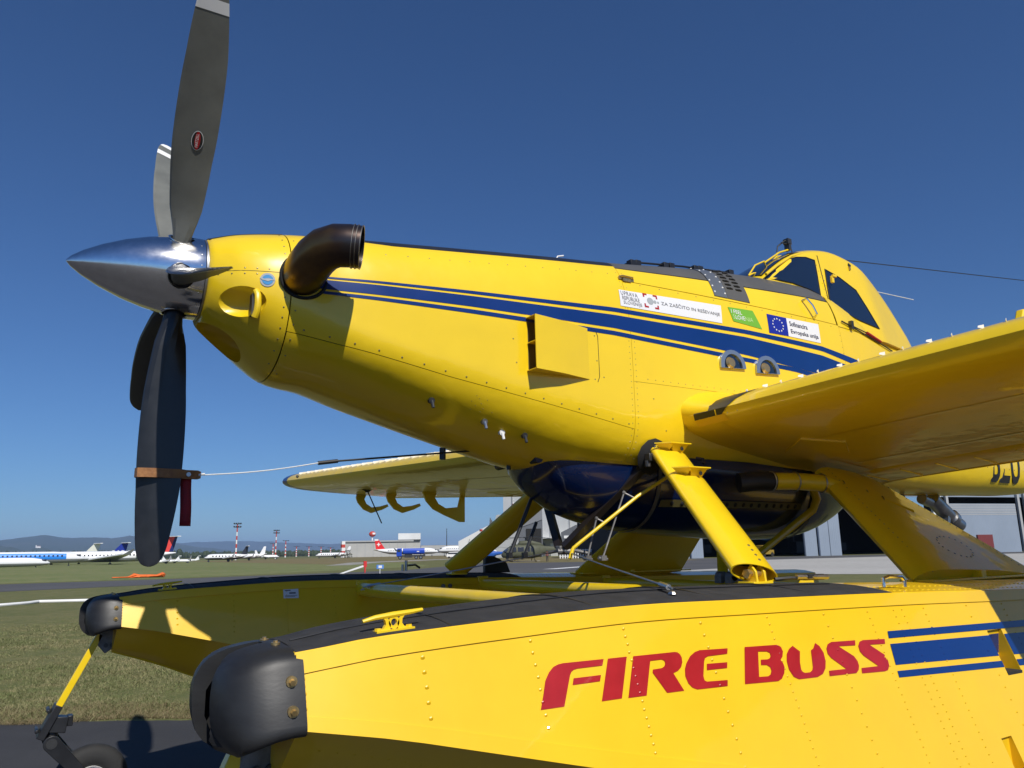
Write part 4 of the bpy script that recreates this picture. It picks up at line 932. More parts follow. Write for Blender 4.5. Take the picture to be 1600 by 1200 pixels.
# --- bow gear legs, forks, wheels ---
def gear(cy):
    b=MB(); b.prism([(-.10,cy-.05,1.12),(-.02,cy-.05,1.14),(.05,cy-.05,1.10),(.0,cy-.05,1.0),(-.055,cy-.05,.965),(-.10,cy-.05,1.02)],(0,.10,0)); g=obj('gear_bracket',b,MAGN,AC,bevel=.004)
    b=MB()
    for x in(-.055,-.02): b.tube([(x,cy-.06,1.015),(x,cy-.045,1.015)],.013,12)
    obj('bracket_bolt',b,DSTEEL,g)
    A=Vector((-.09,cy,1.085)); B=Vector((-.345,cy,.535)); t=(B-A).normalized(); n=Vector((t.z,0,-t.x))
    b=MB(); b.prism([A+n*.019,A-n*.019,B-n*.019,B+n*.019],(0,.04,0)); b.v=[Vector(v)+Vector((0,-.05,0)) for v in b.v]; b.prism([A+n*.006,A-n*.006,B-n*.006,B+n*.006],(0,.03,0)); lg=obj('gear_leg',b,YEL,AC,bevel=.003)
    b=MB(); C=B-t*.06; b.box(C+n*-.0+Vector((-.0,0,0)),(.045,.12,.2),Matrix.Rotation(math.atan2(t.x,t.z),3,'Y')); b.box(B+Vector((.075,.0,.035)),(.09,.10,.09),Matrix.Rotation(R_(8),3,'Y')); b.box(B+Vector((.135,0,.05)),(.03,.08,.06)); 
    for dz in(0,.12): b.tube([B-t*dz+n*.03+Vector((-.01,-.07,0)),B-t*dz+n*.03+Vector((-.01,.07,0))],.012,8)
    hb=obj('gear_knuckle',b,BLACK,AC,bevel=.004)
    P=B+Vector((.045,0,-.06)); Wc=Vector((-.07,cy,.216))
    for s in(-1,1):
        b=MB(); o_=Vector((0,s*.085-.012,0)); d=(Wc-P).normalized(); m_=Vector((d.z,0,-d.x))
        pts=[P+m_*.045*math.sin(u)*1-d*.045*math.cos(u) for u in np.linspace(-math.pi/2,math.pi/2,9)]+[Wc-m_*-.03,Wc+d*.03,Wc-m_*.03]
        b.prism([p+o_ for p in pts],(0,.024,0)); obj('wheel_fork_arm',b,BLACK,AC,bevel=.003)
    b=MB(); b.tube([P+Vector((0,-.1,0)),P+Vector((0,.1,0))],.03,12); b.tube([P+Vector((0,-.098,0)),P+Vector((0,-.101,0))],.022,12); b.tube([P+Vector((.0,0,-.0)),P+Vector((0,0,.07))],.035,10); obj('fork_pivot',b,DSTEEL,AC)
    b=MB(); secs=[]; n_=40
    for u in np.linspace(0,2*math.pi,n_+1)[:-1]:
        ring=[]
        for v in np.linspace(0,2*math.pi,16,endpoint=False):
            rr_=.216-.068+.066*math.copysign(abs(math.cos(v))**.8,math.cos(v)); yy=.062*math.copysign(abs(math.sin(v))**.8,math.sin(v)); ring.append(Wc+Vector((rr_*math.cos(u),yy,rr_*math.sin(u))))
        secs.append(ring)
    b.loft(secs+[secs[0]],cap=False); ty=obj('nose_wheel_tyre',b,TYRE,AC,angle=60)
    b=MB(); secs=[]
    for x,r in((-.06,.02),(-.06,.055),(-.045,.06),(-.04,.085),(-.058,.095),(.058,.095),(.04,.085),(.06,.02)): secs.append([Wc+Vector((r*math.cos(u),x,r*math.sin(u))) for u in np.linspace(0,2*math.pi,28,endpoint=False)])
    b.loft(secs); obj('wheel_rim',b,WHITE,ty,fix=True,angle=30)
    # main gear further aft
    b=MB()
    for s in(-1,1):
        c=Vector((4.6,cy+s*.14,.26))
        for q in range(1):
            secs=[]
            for y,r in((-.07,.12),(-.075,.2),(-.05,.25),(0,.262),(.05,.25),(.075,.2),(.07,.12)): secs.append([c+Vector((r*math.cos(u),y,r*math.sin(u))) for u in np.linspace(0,2*math.pi,28,endpoint=False)])
            b.loft(secs)
    b.box((4.6,cy,.33),(.1,.12,.3)); obj('main_wheel_pair',b,TYRE,AC,fix=True)
gear(1.655); gear(-1.895)
# --- struts ---
def flatstrut(A,B,w,t,axis=(1,0,0),n=20,sharp=1.0,name='float_strut',m=YEL,cap=False,inner=False):
    A=Vector(A);B=Vector(B); d=(B-A).normalized(); X=Vector(axis); X=(X-d*X.dot(d)).normalized(); Y=d.cross(X)
    def ring(P,k): return [P+X*(w*k*.5*math.cos(u))+Y*(t*k*.5*math.copysign(abs(math.sin(u))**.9,math.sin(u))) for u in np.linspace(0,2*math.pi,n,endpoint=False)]
    return ring,A,B,d,X,Y
for s in(-1,1):
    A=(2.86,s*.50,2.16); B=(2.415,s*1.50,1.43)
    ring,A,B,d,X,Y=flatstrut(A,B,.26,.10,n=28)
    sec=lambda P,k=1:[p for p in ring(P,k)]
    b=MB(); a0=[A+(p-A) for p in ring(A,1)]; b0=ring(B,1)
    # outer shell open at the bottom with a wall
    V=ring(A,1)+ring(B,1)+ring(B,.93)+ring(A,.93); n=28
    F=[(q*n+k,q*n+(k+1)%n,(q+1)*n+(k+1)%n,(q+1)*n+k) for q in range(3) for k in range(n)]
    st1=obj('front_float_strut',MB().add(V,F),YEL,AC,angle=50,fix=True)
    b=MB(); b.add(ring(lerp(A,B,.9),.9),[tuple(range(28))]); obj('strut_bulkhead',b,DARK,st1,smooth=False)
    b=MB()
    for k in range(4): P=lerp(A,B,.86+.032*k); q=P+X*.03-Y*(s*-.05)*1.0; b.dome(P+X*.035+Y*(.049 if (Y.y*s>0) else -.049),Y*(1 if Y.y*s>0 else -1),.008,.5,6)
    obj('strut_rivet',b,SCREW,st1,kind='stuff')
    # foot fitting: clevis with bolt
    b=MB(); e=Vector((0,s*.01,0))
    for dx in(-.03,.03):
        c=Vector((2.42+dx,s*1.50,1.44)); P=[Vector((c.x,c.y-.035,1.385)),Vector((c.x,c.y+.035,1.385)),Vector((c.x,c.y+.03,1.44)),Vector((c.x,c.y,1.475)),Vector((c.x,c.y-.03,1.44))]
        b.prism(P,(.014,0,0))
    b.box((2.42,s*1.5,1.387),(.14,.1,.012)); obj('strut_foot_clevis',b,YEL,AC,bevel=.003)
    b=MB(); b.tube([(2.36,s*1.5,1.43),(2.49,s*1.5,1.43)],.016,10); b.tube([(2.355,s*1.5,1.43),(2.37,s*1.5,1.43)],.024,6); obj('strut_foot_bolt',b,BRASS,AC)
    # steps on the strut
    out=Y*(1 if Y.y*s>0 else -1)
    for f in(.27,.02):
        P=lerp(A,B,f)+out*.045; b=MB()
        top=[P+Vector((dx,s*dy,.02)) for dx,dy in((-.14,.0),(-.08,.085),(.10,.085),(.15,.0))]
        b.prism(top,(0,0,.007))
        lo_=P+Vector((.0,0,-.05)); z_=.055
        Q=[P+Vector((-.055,s*.075,.02)),P+Vector((.085,s*.075,.02)),P+Vector((.06,s*.025,-.045)),P+Vector((-.01,s*.025,-.045))]
        b.prism(Q,(0,-s*.005,0))
        b.prism([P+Vector((-.055,s*.07,.02)),P+Vector((-.13,0,.02)),P+Vector((-.04,-s*.0,-.05))],(.004,0,0))
        stp=obj('strut_step',b,YEL,st1,smooth=False,fix=True)
        b=MB(); c=P+Vector((.03,s*.064,-.01)); b.tube([c,c+Vector((0,s*.006,0))],.012,12); obj('step_drain_hole',b,DARK,stp)
    # attach fitting in its black recess
    b=MB(); b.dome((2.77,s*.455,2.135),(0,s,-.4),.12,.25,12); obj('strut_recess',b,DARK,AC)
    b=MB(); b.box((2.80,s*.49,2.16),(.12,.05,.07)); b.tube([(2.76,s*.52,2.175),(2.82,s*.52,2.175)],.02,10); b.tube([(2.70,s*.49,2.06),(2.70,s*.49,2.10)],.022,8); b.box((2.71,s*.5,2.12),(.05,.05,.05)); obj('strut_attach_fitting',b,DSTEEL,AC,bevel=.003)
    # black tubes of the centre V
    b=MB(); b.tube([(2.76 if s<0 else 2.50,s*.43,2.10),(2.37,s*.03,1.575)],.033,4,flat=1.0); obj('centre_brace',b,mat('brown_black_tube',(.018,.014,.012),.35,0,.3),AC)
    # bracing wire to each deck
    E_=Vector((1.52,s*1.95,1.40)) if s<0 else Vector((1.30,1.45,1.405)); S_=Vector((2.37,s*.02,1.555))
    E_=Vector((1.36,-2.02,1.415)) if s<0 else Vector((1.50,1.20,1.325))
    b=MB(); b.tube([S_,lerp(S_,E_,.5)-Vector((0,0,.004)),E_],.0045,6); wr=obj('bracing_cable',b,STEEL,AC)
    b=MB(); d_=(E_-S_).normalized(); b.tube([E_-d_*.14,E_-d_*.04],.011,8); b.tube([S_,S_+d_*.08],.010,8); b.dome(E_-Vector((0,0,.02)),(0,0,1),.016,.7,8); obj('cable_turnbuckle',b,STEEL,wr)
    # aft strut: broad fairing
    Pt=[Vector((4.05,s*.72,2.06)),Vector((4.75,s*.72,2.03))]; Pb=[Vector((3.66,s*1.56,1.36)),Vector((5.02,s*1.62,1.345))]
    b=MB(); secs=[]
    for f in np.linspace(0,1,9):
        l=lerp(Pt[0],Pb[0],f); r=lerp(Pt[1],Pb[1],f); ring_=[]
        for u,v in [(0,0),(.02,.45),(.06,.8),(.14,1),(.3,1),(.6,.8),(1,.12),(1,-.12),(.6,-.8),(.3,-1),(.14,-1),(.06,-.8),(.02,-.45)]:
            nrm=(Pb[0]-Pt[0]).cross(Vector((1,0,0))).normalized(); ring_.append(lerp(l,r,u)+nrm*v*.055*(1+.3*f))
        secs.append(ring_)
    b.loft(secs); au=obj('aft_float_strut',b,YEL,AC,fix=True,angle=35)
    b=MB(); b.box((lerp(3.7,5,.5),s*1.57,1.355),(1.34,.2,.012)); b.box((4.25,s*1.56,1.375),(.05,.2,.05)); obj('strut_base_rail',b,YEL,AC,bevel=.003)
    # inspection ring of screws on the outboard face
    nrm=(Pb[0]-Pt[0]).cross(Vector((1,0,0))).normalized(); nrm=nrm if nrm.y*s>0 else -nrm
    b=MB()
    for k in range(18):
        a=2*math.pi*k/18; l=lerp(lerp(Pt[0],Pb[0],.8),lerp(Pt[1],Pb[1],.8),.5); e1=(Pb[0]-Pt[0]).normalized(); e1=(e1-Vector((1,0,0))*e1.x).normalized(); p=l+Vector((1,0,0))*.14*math.cos(a)+e1*.10*math.sin(a)+nrm*.064; b.dome(p,nrm,.007,.4,6)
    for k in range(26):
        for u in(.10,.93): p=lerp(lerp(Pt[0],Pt[1],u),lerp(Pb[0],Pb[1],u),k/25)+nrm*(.06 if u<.5 else .02); b.dome(p,nrm,.006,.4,5)
    obj('strut_screw',b,SCREW,au,kind='stuff')
    # rear inboard brace with fork end
    b=MB(); b.tube([(4.36,s*.46,2.02),(4.39,s*.47,1.90),(4.36,s*.45,1.82),(3.90,s*.05,1.36)],.042,10,flat=.6); rb=obj('inboard_brace',b,YEL,AC)
    b=MB(); b.tube([(3.88,s*.02,1.35),(3.88,s*.08,1.35)],.035,10); b.box((3.9,s*.05,1.325),(.12,.06,.05)); obj('brace_fork_end',b,MAGN,rb)
# fill pipe on the near side
b=MB(); Pp=[(3.60,-.70,1.985),(3.80,-.76,1.985),(4.00,-.82,1.975),(4.18,-.90,1.90),(4.34,-1.0,1.82),(4.5,-1.1,1.74)]
b.tube(Pp,.058,18); fp=obj('fill_pipe',b,YEL,AC)
b=MB(); b.tube([(3.40,-.60,1.975),(3.50,-.66,1.985),(3.62,-.705,1.985)],[.066,.064,.062],18); obj('rubber_hose',b,RUBBER,fp)
b=MB()
for i,f in((0,.02),(0,.9),(1,.9),(2,.55),(3,.4),(3,.95)):
    p=lerp(Vector(Pp[i]),Vector(Pp[i+1]),f); d=(Vector(Pp[i+1])-Vector(Pp[i])).normalized(); a=d.cross(Vector((0,0,1))).normalized(); q=d.cross(a); b.tube([p+(a*math.cos(u)+q*math.sin(u))*.0625 for u in np.linspace(0,2*math.pi,25)],.005,6,cap=False)
obj('hose_clamp',b,STEEL,fp)
# spreader tubes between the floats
for x,z,r in((1.58,1.30,.048),(2.62,1.30,.045),(3.9,1.27,.045)):
    b=MB(); b.tube([(x,-1.5,z),(x,1.44,z)],r,20); sp=obj('spreader_tube',b,YEL,AC)
    b=MB(); b.box((x,1.43,z-.01),(.09,.03,.15)); b.box((x,-1.44,z-.01),(.09,.03,.15)); obj('spreader_bracket',b,YEL,sp,bevel=.004)
b=MB()
for x in(2.25,2.31): 
    b.tube([(x,1.775-hull_side(x,1.30)-.002,1.30),(x,1.775-hull_side(x,1.30)-.006,1.30)],.018,12)
obj('round_port',b,MAGN,AC)
# retraction rods and yellow pipe between the floats
b=MB(); b.tube([(2.97,-.50,2.06),(2.70,-.38,1.885),(2.30,-.28,1.60),(2.26,-.26,1.565)],.011,8); b.tube([(2.26,-.26,1.565),(2.235,-.26,1.505)],.012,8); obj('yellow_brake_pipe',b,YEL,AC)
for P,Q in(((2.63,-.33,1.909),(2.435,-.33,1.506)),((2.462,-.25,1.749),(2.379,-.25,1.507))):
    b=MB(); b.tube([P,Q],.006,8); b.dome(P,(0,-1,0),.014,.8,8); b.tube([P,(P[0]+.05,P[1]-.04,P[2]-.035)],.006,6); b.box(Q,(.04,.03,.03)); b.tube([(Q[0]-.035,Q[1],Q[2]),(Q[0]+.035,Q[1],Q[2]-.008)],.009,8); obj('steering_push_rod',b,MAGN,AC)
for P,Q,r in(((2.24,.12,1.93),(2.03,.10,1.53),.012),((2.27,.14,1.74),(2.16,.12,1.53),.011)):
    b=MB(); b.tube([P,Q],r,8); b.box((Q[0],Q[1],Q[2]-.0),(.03,.03,.035)); obj('black_push_rod',b,BLACK,AC)
b=MB(); b.tube([(2.335,.0,1.55),(2.43,-.06,1.55)],.022,8); b.box((2.36,0,1.565),(.05,.05,.04)); b.tube([(2.4,-.05,1.56),(2.50,-.14,1.53)],.012,8); obj('centre_fitting',b,MAGN,AC,bevel=.004)
# black curved cover on the far deck
b=MB(); P=[(2.81,1.38),(2.81,1.50),(2.84,1.522),(2.89,1.52),(2.96,1.495),(2.985,1.475),(3.0,1.48),(3.03,1.46),(3.065,1.38)]
b.prism([(x,1.70,z) for x,z in P],(0,.05,0)); obj('water_rudder_cover',b,BLACK,AC,bevel=.01)
b=MB(); b.tube([(2.02,1.60,1.42),(2.02,1.60,1.50)],.012,8); b.tube([(2.02,1.60,1.46),(2.10,1.60,1.465),(2.14,1.6,1.44)],.009,8); b.tube([(1.99,1.6,1.42),(1.99,1.6,1.47)],.01,8); obj('deck_eye',b,STEEL,AC)
# near deck hardware
b=MB(); b.tube([(2.60,-2.05,1.375),(2.60,-2.05,1.41),(2.64,-2.05,1.418),(2.74,-2.05,1.415),(2.76,-2.05,1.40),(2.76,-2.05,1.37)],.008,8); obj('deck_grab_handle',b,CHROME,AC)
b=MB(); b.tube([(2.50,-1.55,1.40),(2.58,-1.58,1.405),(2.66,-1.60,1.40),(2.78,-1.62,1.40)],.010,6); b.box((2.72,-1.61,1.41),(.12,.03,.02)); obj('coiled_lanyard',b,BLACK,AC)
b=MB(); b.tube([(2.60,-1.6,1.41),(2.8,-1.63,1.405)],.012,8); obj('shackle_pin',b,STEEL,AC)
b=MB(); b.prism([(3.0,-1.3,1.35),(3.04,-1.3,1.385),(3.09,-1.3,1.40),(3.13,-1.3,1.395),(3.14,-1.3,1.35)],(0,.006,0)); obj('yellow_tab',b,YEL,AC,smooth=False)
b=MB(); b.tube([(1.97,0,2.12),(1.97,0,2.06)],.014,8); b.tube([(3.09,-.53,2.13),(3.11,-.57,2.12),(3.10,-.58,2.09)],.012,8); b.tube([(1.50,0,2.17),(1.50,0,2.10)],.02,8); obj('belly_drain',b,BLACK,AC)

# ---------------- propeller tie: strap, ribbon, cord ----------------
zS=1.952; rS=HUB.z-zS
ss=blade_sec(rS); tov=blades[2][1]
ps=[tov((p[0]*1.03,p[1]*1.12,rS)) for p in ss]
TIE=thing('propeller_tie','tan leather strap round the lower propeller blade with a dark red ribbon hanging from it','propeller strap',(0,0,zS))
xs=[p.x for p in ps]; xL=min(xs)-.006; xR=max(xs)+.003; yF=min(p.y for p in ps)-.006; yB=max(p.y for p in ps)+.004
H=.022; T0=Vector((0,0,zS))
loop=[Vector((xL,(yF+yB)/2+.004,0)),Vector((xL+.008,yF+.012,0)),Vector((lerp(xL,xR,.35),yF,0)),Vector((xR,yF+.012,0)),Vector((xR+.02,(yF+yB)/2-.002,0)),Vector((xR+.075,(yF+yB)/2,0)),Vector((xR+.09,(yF+yB)/2+.003,0)),Vector((xR+.075,(yF+yB)/2+.006,0)),Vector((xR+.02,(yF+yB)/2+.008,0)),Vector((lerp(xL,xR,.5),yB,0)),Vector((xL+.008,yB-.006,0))]
n=len(loop); V=[];F=[]
cc=sum(loop,Vector())/n
for k,(p) in enumerate(loop):
    h=H*(.75 if k==6 else 1); o_=Vector((0,-.003 if p.y<cc.y+.002 else .003,0))
    V+=[p+Vector((0,0,h)),p+Vector((0,0,-h)),p+o_+Vector((0,0,-h)),p+o_+Vector((0,0,h))]
for k in range(n):
    j=(k+1)%n
    for q in range(4): F.append((4*k+q,4*j+q,4*j+(q+1)%4,4*k+(q+1)%4))
obj('leather_band',MB().add(V,F),LEATH,TIE,fix=True,angle=60)
b=MB(); b.tube([(xR+.03,cc.y-.006,0),(xR+.03,cc.y-.012,0)],.011,14); obj('snap_stud',b,STEEL,TIE)
b=MB(); V=[];F=[]
for i in range(9):
    z=-H*.5-.03*i; yy=cc.y+.012+.006*math.sin(i*.9); xx=.035*1.0+ (xR-.010)+.0015*i
    for x in(xx-.028,xx+.024): V+= [(x,yy,z)]
for i in range(8): F.append((2*i,2*i+1,2*i+3,2*i+2))
rb=obj('red_ribbon',MB().add(V,F),RIBB,TIE); md=rb.modifiers.new('t','SOLIDIFY'); md.thickness=.0015
b=MB(); x0=xR+.088; P0=Vector((x0,cc.y+.003,zS)); P1=Vector((.746,.0,2.045)); P2=Vector((1.72,-.02,2.165))
pts=[lerp(P0,P1,t)-Vector((0,0,.012*math.sin(math.pi*t))) for t in np.linspace(0,1,10)]
CORD=thing('tie_cord','white cord and thin black rod running from the propeller strap back to the belly','cord',tuple(P0))
rel=lambda L_:[Vector(p)-P0 for p in L_]
b.tube(rel(pts),.0035,6); b.tube(rel([P0-Vector((.01,0,0)),P0+Vector((.02,0,.006))]),.006,6); obj('white_cord',b,ROPEW,CORD)
b=MB(); b.tube(rel([P1-Vector((.01,0,.003)),P1+Vector((.10,0,.014))]),.011,8); b.tube(rel([P1+Vector((.1,0,.014)),P2]),.006,6); b.box(P2-P0,(.04,.02,.02)); obj('black_rod',b,BLACK,CORD)
# =====================================================================
# AIRFIELD
# =====================================================================
def pos(b,D,z=0): return Vector((CAM.x+D*math.sin(R_(b)),CAM.y+D*math.cos(R_(b)),z))
def gmat(name,cols,scales,rough=.9,bump=.6,bs=40,dist=.02):
    m=bpy.data.materials.new(name); m.use_nodes=True; n=m.node_tree.nodes; l=m.node_tree.links; b=n['Principled BSDF']; b.inputs['Roughness'].default_value=rough; b.inputs['Specular IOR Level'].default_value=.25
    tc=n.new('ShaderNodeTexCoord'); last=None
    for i,(c,sc_) in enumerate(zip(cols,scales)):
        no=n.new('ShaderNodeTexNoise'); no.inputs['Scale'].default_value=sc_; no.inputs['Detail'].default_value=8; no.inputs['Roughness'].default_value=.7; l.new(tc.outputs['Object'],no.inputs['Vector'])
        cr=n.new('ShaderNodeValToRGB'); cr.color_ramp.elements[0].position=.42; cr.color_ramp.elements[1].position=.60; cr.color_ramp.elements[0].color=(*c[0],1); cr.color_ramp.elements[1].color=(*c[1],1); l.new(no.outputs['Fac'],cr.inputs[0])
        if last is None: last=cr.outputs[0]
        else:
            mx=n.new('ShaderNodeMix'); mx.data_type='RGBA'; mx.inputs[0].default_value=.5; l.new(last,mx.inputs[6]); l.new(cr.outputs[0],mx.inputs[7]); last=mx.outputs[2]
    l.new(last,b.inputs['Base Color'])
    no=n.new('ShaderNodeTexNoise'); no.inputs['Scale'].default_value=bs; no.inputs['Detail'].default_value=4; l.new(tc.outputs['Object'],no.inputs['Vector'])
    bp=n.new('ShaderNodeBump'); bp.inputs['Strength'].default_value=bump; bp.inputs['Distance'].default_value=dist; l.new(no.outputs['Fac'],bp.inputs['Height']); l.new(bp.outputs[0],b.inputs['Normal'])
    return m
GRASS=gmat('airfield_grass',[((.085,.105,.03),(.19,.165,.075)),((.06,.085,.022),(.21,.175,.09)),((.10,.12,.035),(.17,.16,.065))],[.35,2.2,18],bs=25,dist=.05)
GRASSG=gmat('greener_grass',[((.13,.165,.05),(.20,.205,.085)),((.11,.15,.045),(.23,.21,.10))],[.06,.9],bs=15,dist=.05)
DRYG=gmat('dry_grass_strip',[((.20,.15,.075),(.13,.12,.045)),((.24,.18,.10),(.12,.13,.04))],[.1,1.5],bs=15,dist=.05)
ASPH=gmat('asphalt',[((.036,.037,.040),(.052,.053,.056)),((.03,.03,.033),(.06,.06,.062))],[.5,160],rough=.85,bump=.5,bs=350,dist=.003)
ASPH2=gmat('worn_asphalt',[((.075,.076,.08),(.10,.10,.103)),((.07,.07,.074),(.105,.105,.108))],[.1,6],rough=.9,bump=.2)
CONC=gmat('pale_concrete',[((.36,.35,.32),(.42,.41,.38)),((.33,.32,.30),(.45,.44,.41))],[.05,1.5],rough=.9,bump=.2)
PATHM=gmat('path_concrete',[((.25,.24,.21),(.33,.32,.28))],[.4],rough=.9,bump=.2)
def sheet(name,pts,m,z,kind='structure',jit=0):
    P=[]
    if jit:
        for i in range(len(pts)):
            a=Vector(pts[i]);c=Vector(pts[(i+1)%len(pts)]); n=max(1,int((c-a).length/.25)) if (c-a).length<60 else 1
            for k in range(n): p=lerp(a,c,k/n); P.append((p.x+random.uniform(-jit,jit),p.y+random.uniform(-jit,jit)))
    else: P=pts
    bm=bmesh.new(); vs=[bm.verts.new((x,y,z)) for x,y in P]; ed=[bm.edges.new((vs[i],vs[(i+1)%len(vs)])) for i in range(len(vs))]
    bmesh.ops.triangle_fill(bm,edges=ed,use_beauty=True,normal=(0,0,1)); 
    for f in bm.faces:
        if f.normal.z<0: f.normal_flip()
    me=bpy.data.meshes.new(name); bm.to_mesh(me); bm.free(); me.materials.append(m); o=bpy.data.objects.new(name,me); COL.objects.link(o); o['kind']=kind; return o
R0=26000
b=MB().add([(R0*math.cos(u),R0*math.sin(u),0) for u in np.linspace(0,2*math.pi,64,endpoint=False)],[tuple(range(64))]); g=obj('grass_ground',b,GRASS,smooth=False,kind='structure')
edge=[(-70,50),(-20,17.5),(-6,8.55),(-.5,5.3),(1.05,4.38),(5,2.1),(12,-2.2),(60,-31),(60,-90),(-90,-90),(-90,50)]
e2=[]
for i in range(len(edge)-1):
    a,c=Vector(edge[i]),Vector(edge[i+1]); L_=(c-a).length
    n=int(L_/.12) if 1<=i<=6 else 1
    for k in range(n):
        p=lerp(a,c,k/n); q=(.035*math.sin(p.x*5.1)+.02*math.sin(p.x*17)+random.uniform(-.015,.015)) if n>1 else 0; e2.append((p.x,p.y+q))
e2.append(edge[-1])
sheet('parking_apron',e2,ASPH,.004)
sheet('far_meadow',[(-120,60.5),(10,61),(45,86),(75,165),(260,430),(-60,430),(-200,430)],GRASSG,.004)
sheet('taxi_path',[(-130,46),(-.7,43.8),(8.2,47.5),(20,45),(34.9,46),(39.5,38),(60,34),(110,27),(180,24),(180,68),(127,85.5),(96,93),(75,120),(58,96),(32,66),(10,59.5),(-.7,58.5),(-130,60)],ASPH2,.008)
sheet('concrete_apron',[(41,38.5),(48,40),(84,66),(120,64),(190,44),(190,14),(90,17),(41.9,20.7),(38,27)],CONC,.012)
sheet('dry_verge',[(46,125),(70,140),(92,172),(128,225),(430,560),(300,640),(60,330)],DRYG,.012)
sheet('service_path',[(39.5,110),(44,111),(62,140),(96,174),(140,205),(137,212),(90,180),(58,148)],PATHM,.016)
sheet('dry_bank',[(60,93),(84,77),(95,93.5),(150,190),(128,185),(96,170)],DRYG,.012)
sheet('painted_line',[(40,54),(41,53.2),(88,84),(87,85.2)],WHITE,.016)
# grass blades near the apron's edge
N=300000
r=np.sqrt(rng.uniform(5.2**2,26**2,N)) if False else 5.3+(27-5.3)*rng.random(N)**1.25
bb_=np.radians(rng.uniform(-6.5,24,N)); X=CAM.x+r*np.sin(bb_); Y=CAM.y+r*np.cos(bb_)
ok=(Y>5.0-.585*X+.12+.05*rng.standard_normal(N)); X=X[ok];Y=Y[ok]; N=len(X); r=r[ok]
hh=np.clip((27-r)/9,.05,1)*(.008+.03*rng.random(N)**2.5)*(1+.7*np.sin(X*1.3+Y*.4)*np.cos(Y*1.1)+.5*np.sin(X*5.3+1)*np.sin(Y*4.1)); ww=.0015+.0014*r*.25; a=rng.random(N)*6.283; lx=hh*.7*rng.standard_normal(N); ly=hh*.7*rng.standard_normal(N)
V=np.zeros((N,3,3)); V[:,0,0]=X-np.cos(a)*ww; V[:,0,1]=Y-np.sin(a)*ww; V[:,1,0]=X+np.cos(a)*ww; V[:,1,1]=Y+np.sin(a)*ww; V[:,2,0]=X+lx; V[:,2,1]=Y+ly; V[:,2,2]=hh; V[:,:2,2]=-.002
me=bpy.data.meshes.new('short_grass'); me.vertices.add(3*N); me.vertices.foreach_set('co',V.ravel()); me.loops.add(3*N); me.loops.foreach_set('vertex_index',np.arange(3*N)); me.polygons.add(N); me.polygons.foreach_set('loop_start',np.arange(N)*3); me.polygons.foreach_set('loop_total',np.full(N,3)); me.update(); me.validate()
GB=gmat('grass_blades',[((.08,.135,.035),(.33,.27,.15)),((.09,.135,.035),(.36,.285,.165)),((.09,.13,.04),(.31,.26,.15))],[.6,3.2,30],bump=0)
me.materials.append(GB); o=bpy.data.objects.new('short_grass',me); COL.objects.link(o); tag(o,'short mixed green and dry grass beside the dark apron','grass'); o['kind']='stuff'
# straw coloured fringe hanging over the apron's edge
N=80000; sx_=rng.uniform(-6,9,N); X=sx_; off_=-.04+1.0*rng.random(N)**1.7+.18*np.maximum(0,np.sin(X*2.3)*np.sin(X*.9+1)); Y=5.0-.585*X+off_+.035*np.sin(X*5.1)
hh=(.01+.045*rng.random(N)**2); ww=.0016+.0012*rng.random(N); a=rng.random(N)*6.283; lx=hh*1.1*rng.standard_normal(N); ly=hh*(1.1*rng.standard_normal(N)-.4)
V=np.zeros((N,3,3)); V[:,0,0]=X-np.cos(a)*ww; V[:,0,1]=Y-np.sin(a)*ww; V[:,1,0]=X+np.cos(a)*ww; V[:,1,1]=Y+np.sin(a)*ww; V[:,2,0]=X+lx; V[:,2,1]=Y+ly; V[:,2,2]=hh+.004
me=bpy.data.meshes.new('dry_grass_fringe'); me.vertices.add(3*N); me.vertices.foreach_set('co',V.ravel()); me.loops.add(3*N); me.loops.foreach_set('vertex_index',np.arange(3*N)); me.polygons.add(N); me.polygons.foreach_set('loop_start',np.arange(N)*3); me.polygons.foreach_set('loop_total',np.full(N,3)); me.update(); me.validate()
me.materials.append(gmat('straw_blades',[((.20,.145,.08),(.33,.26,.16)),((.13,.135,.05),(.30,.23,.14))],[2,30],bump=0)); o=bpy.data.objects.new('dry_grass_fringe',me); COL.objects.link(o); tag(o,'ragged strip of straw-coloured dead grass along the edge of the dark apron','grass'); o['kind']='stuff'
# white hose on the grass
b=MB(); b.tube([(-14,24.5,.04),(-6,26.6,.04),(-2.5,28.1,.05),(-.61,28.6,.05),(.2,29.4,.05),(.57,30.0,.06),(1.2,29.9,.05),(2.19,29.5,.05),(6,28.9,.04),(12,28.7,.04)],.055,8); tag(obj('fire_hose',b,WHITE),'white flat hose lying across the grass left of the far float','hose')
# orange windsock collapsed on the grass
b=MB(); secs=[]; 
for i,(f,w_,h_) in enumerate([(0,.10,.10),(.12,.16,.10),(.3,.2,.10),(.36,.28,.20),(.42,.35,.34),(.5,.33,.26),(.7,.33,.22),(.85,.33,.24),(.93,.4,.36),(.98,.36,.34),(1,.2,.15)]):
    c=lerp(Vector((6.9,67.5,0)),Vector((10.6,66.4,0)),f); ring=[]
    for k in range(12): u=2*math.pi*k/12; ring.append(c+Vector((.1*math.sin(5*f+k),w_*math.cos(u)*(1+.2*math.sin(k*2.3+i)),max(0.005,h_*.5+h_*.55*math.sin(u)*(1+.2*math.sin(i*3+k))))))
    secs.append(ring)
b.loft(secs); tag(obj('collapsed_windsock',b,mat('orange_cloth',(.8,.16,.03),.8,var=.25,vscale=4)),'bright orange cloth tube lying crumpled on the grass','windsock')
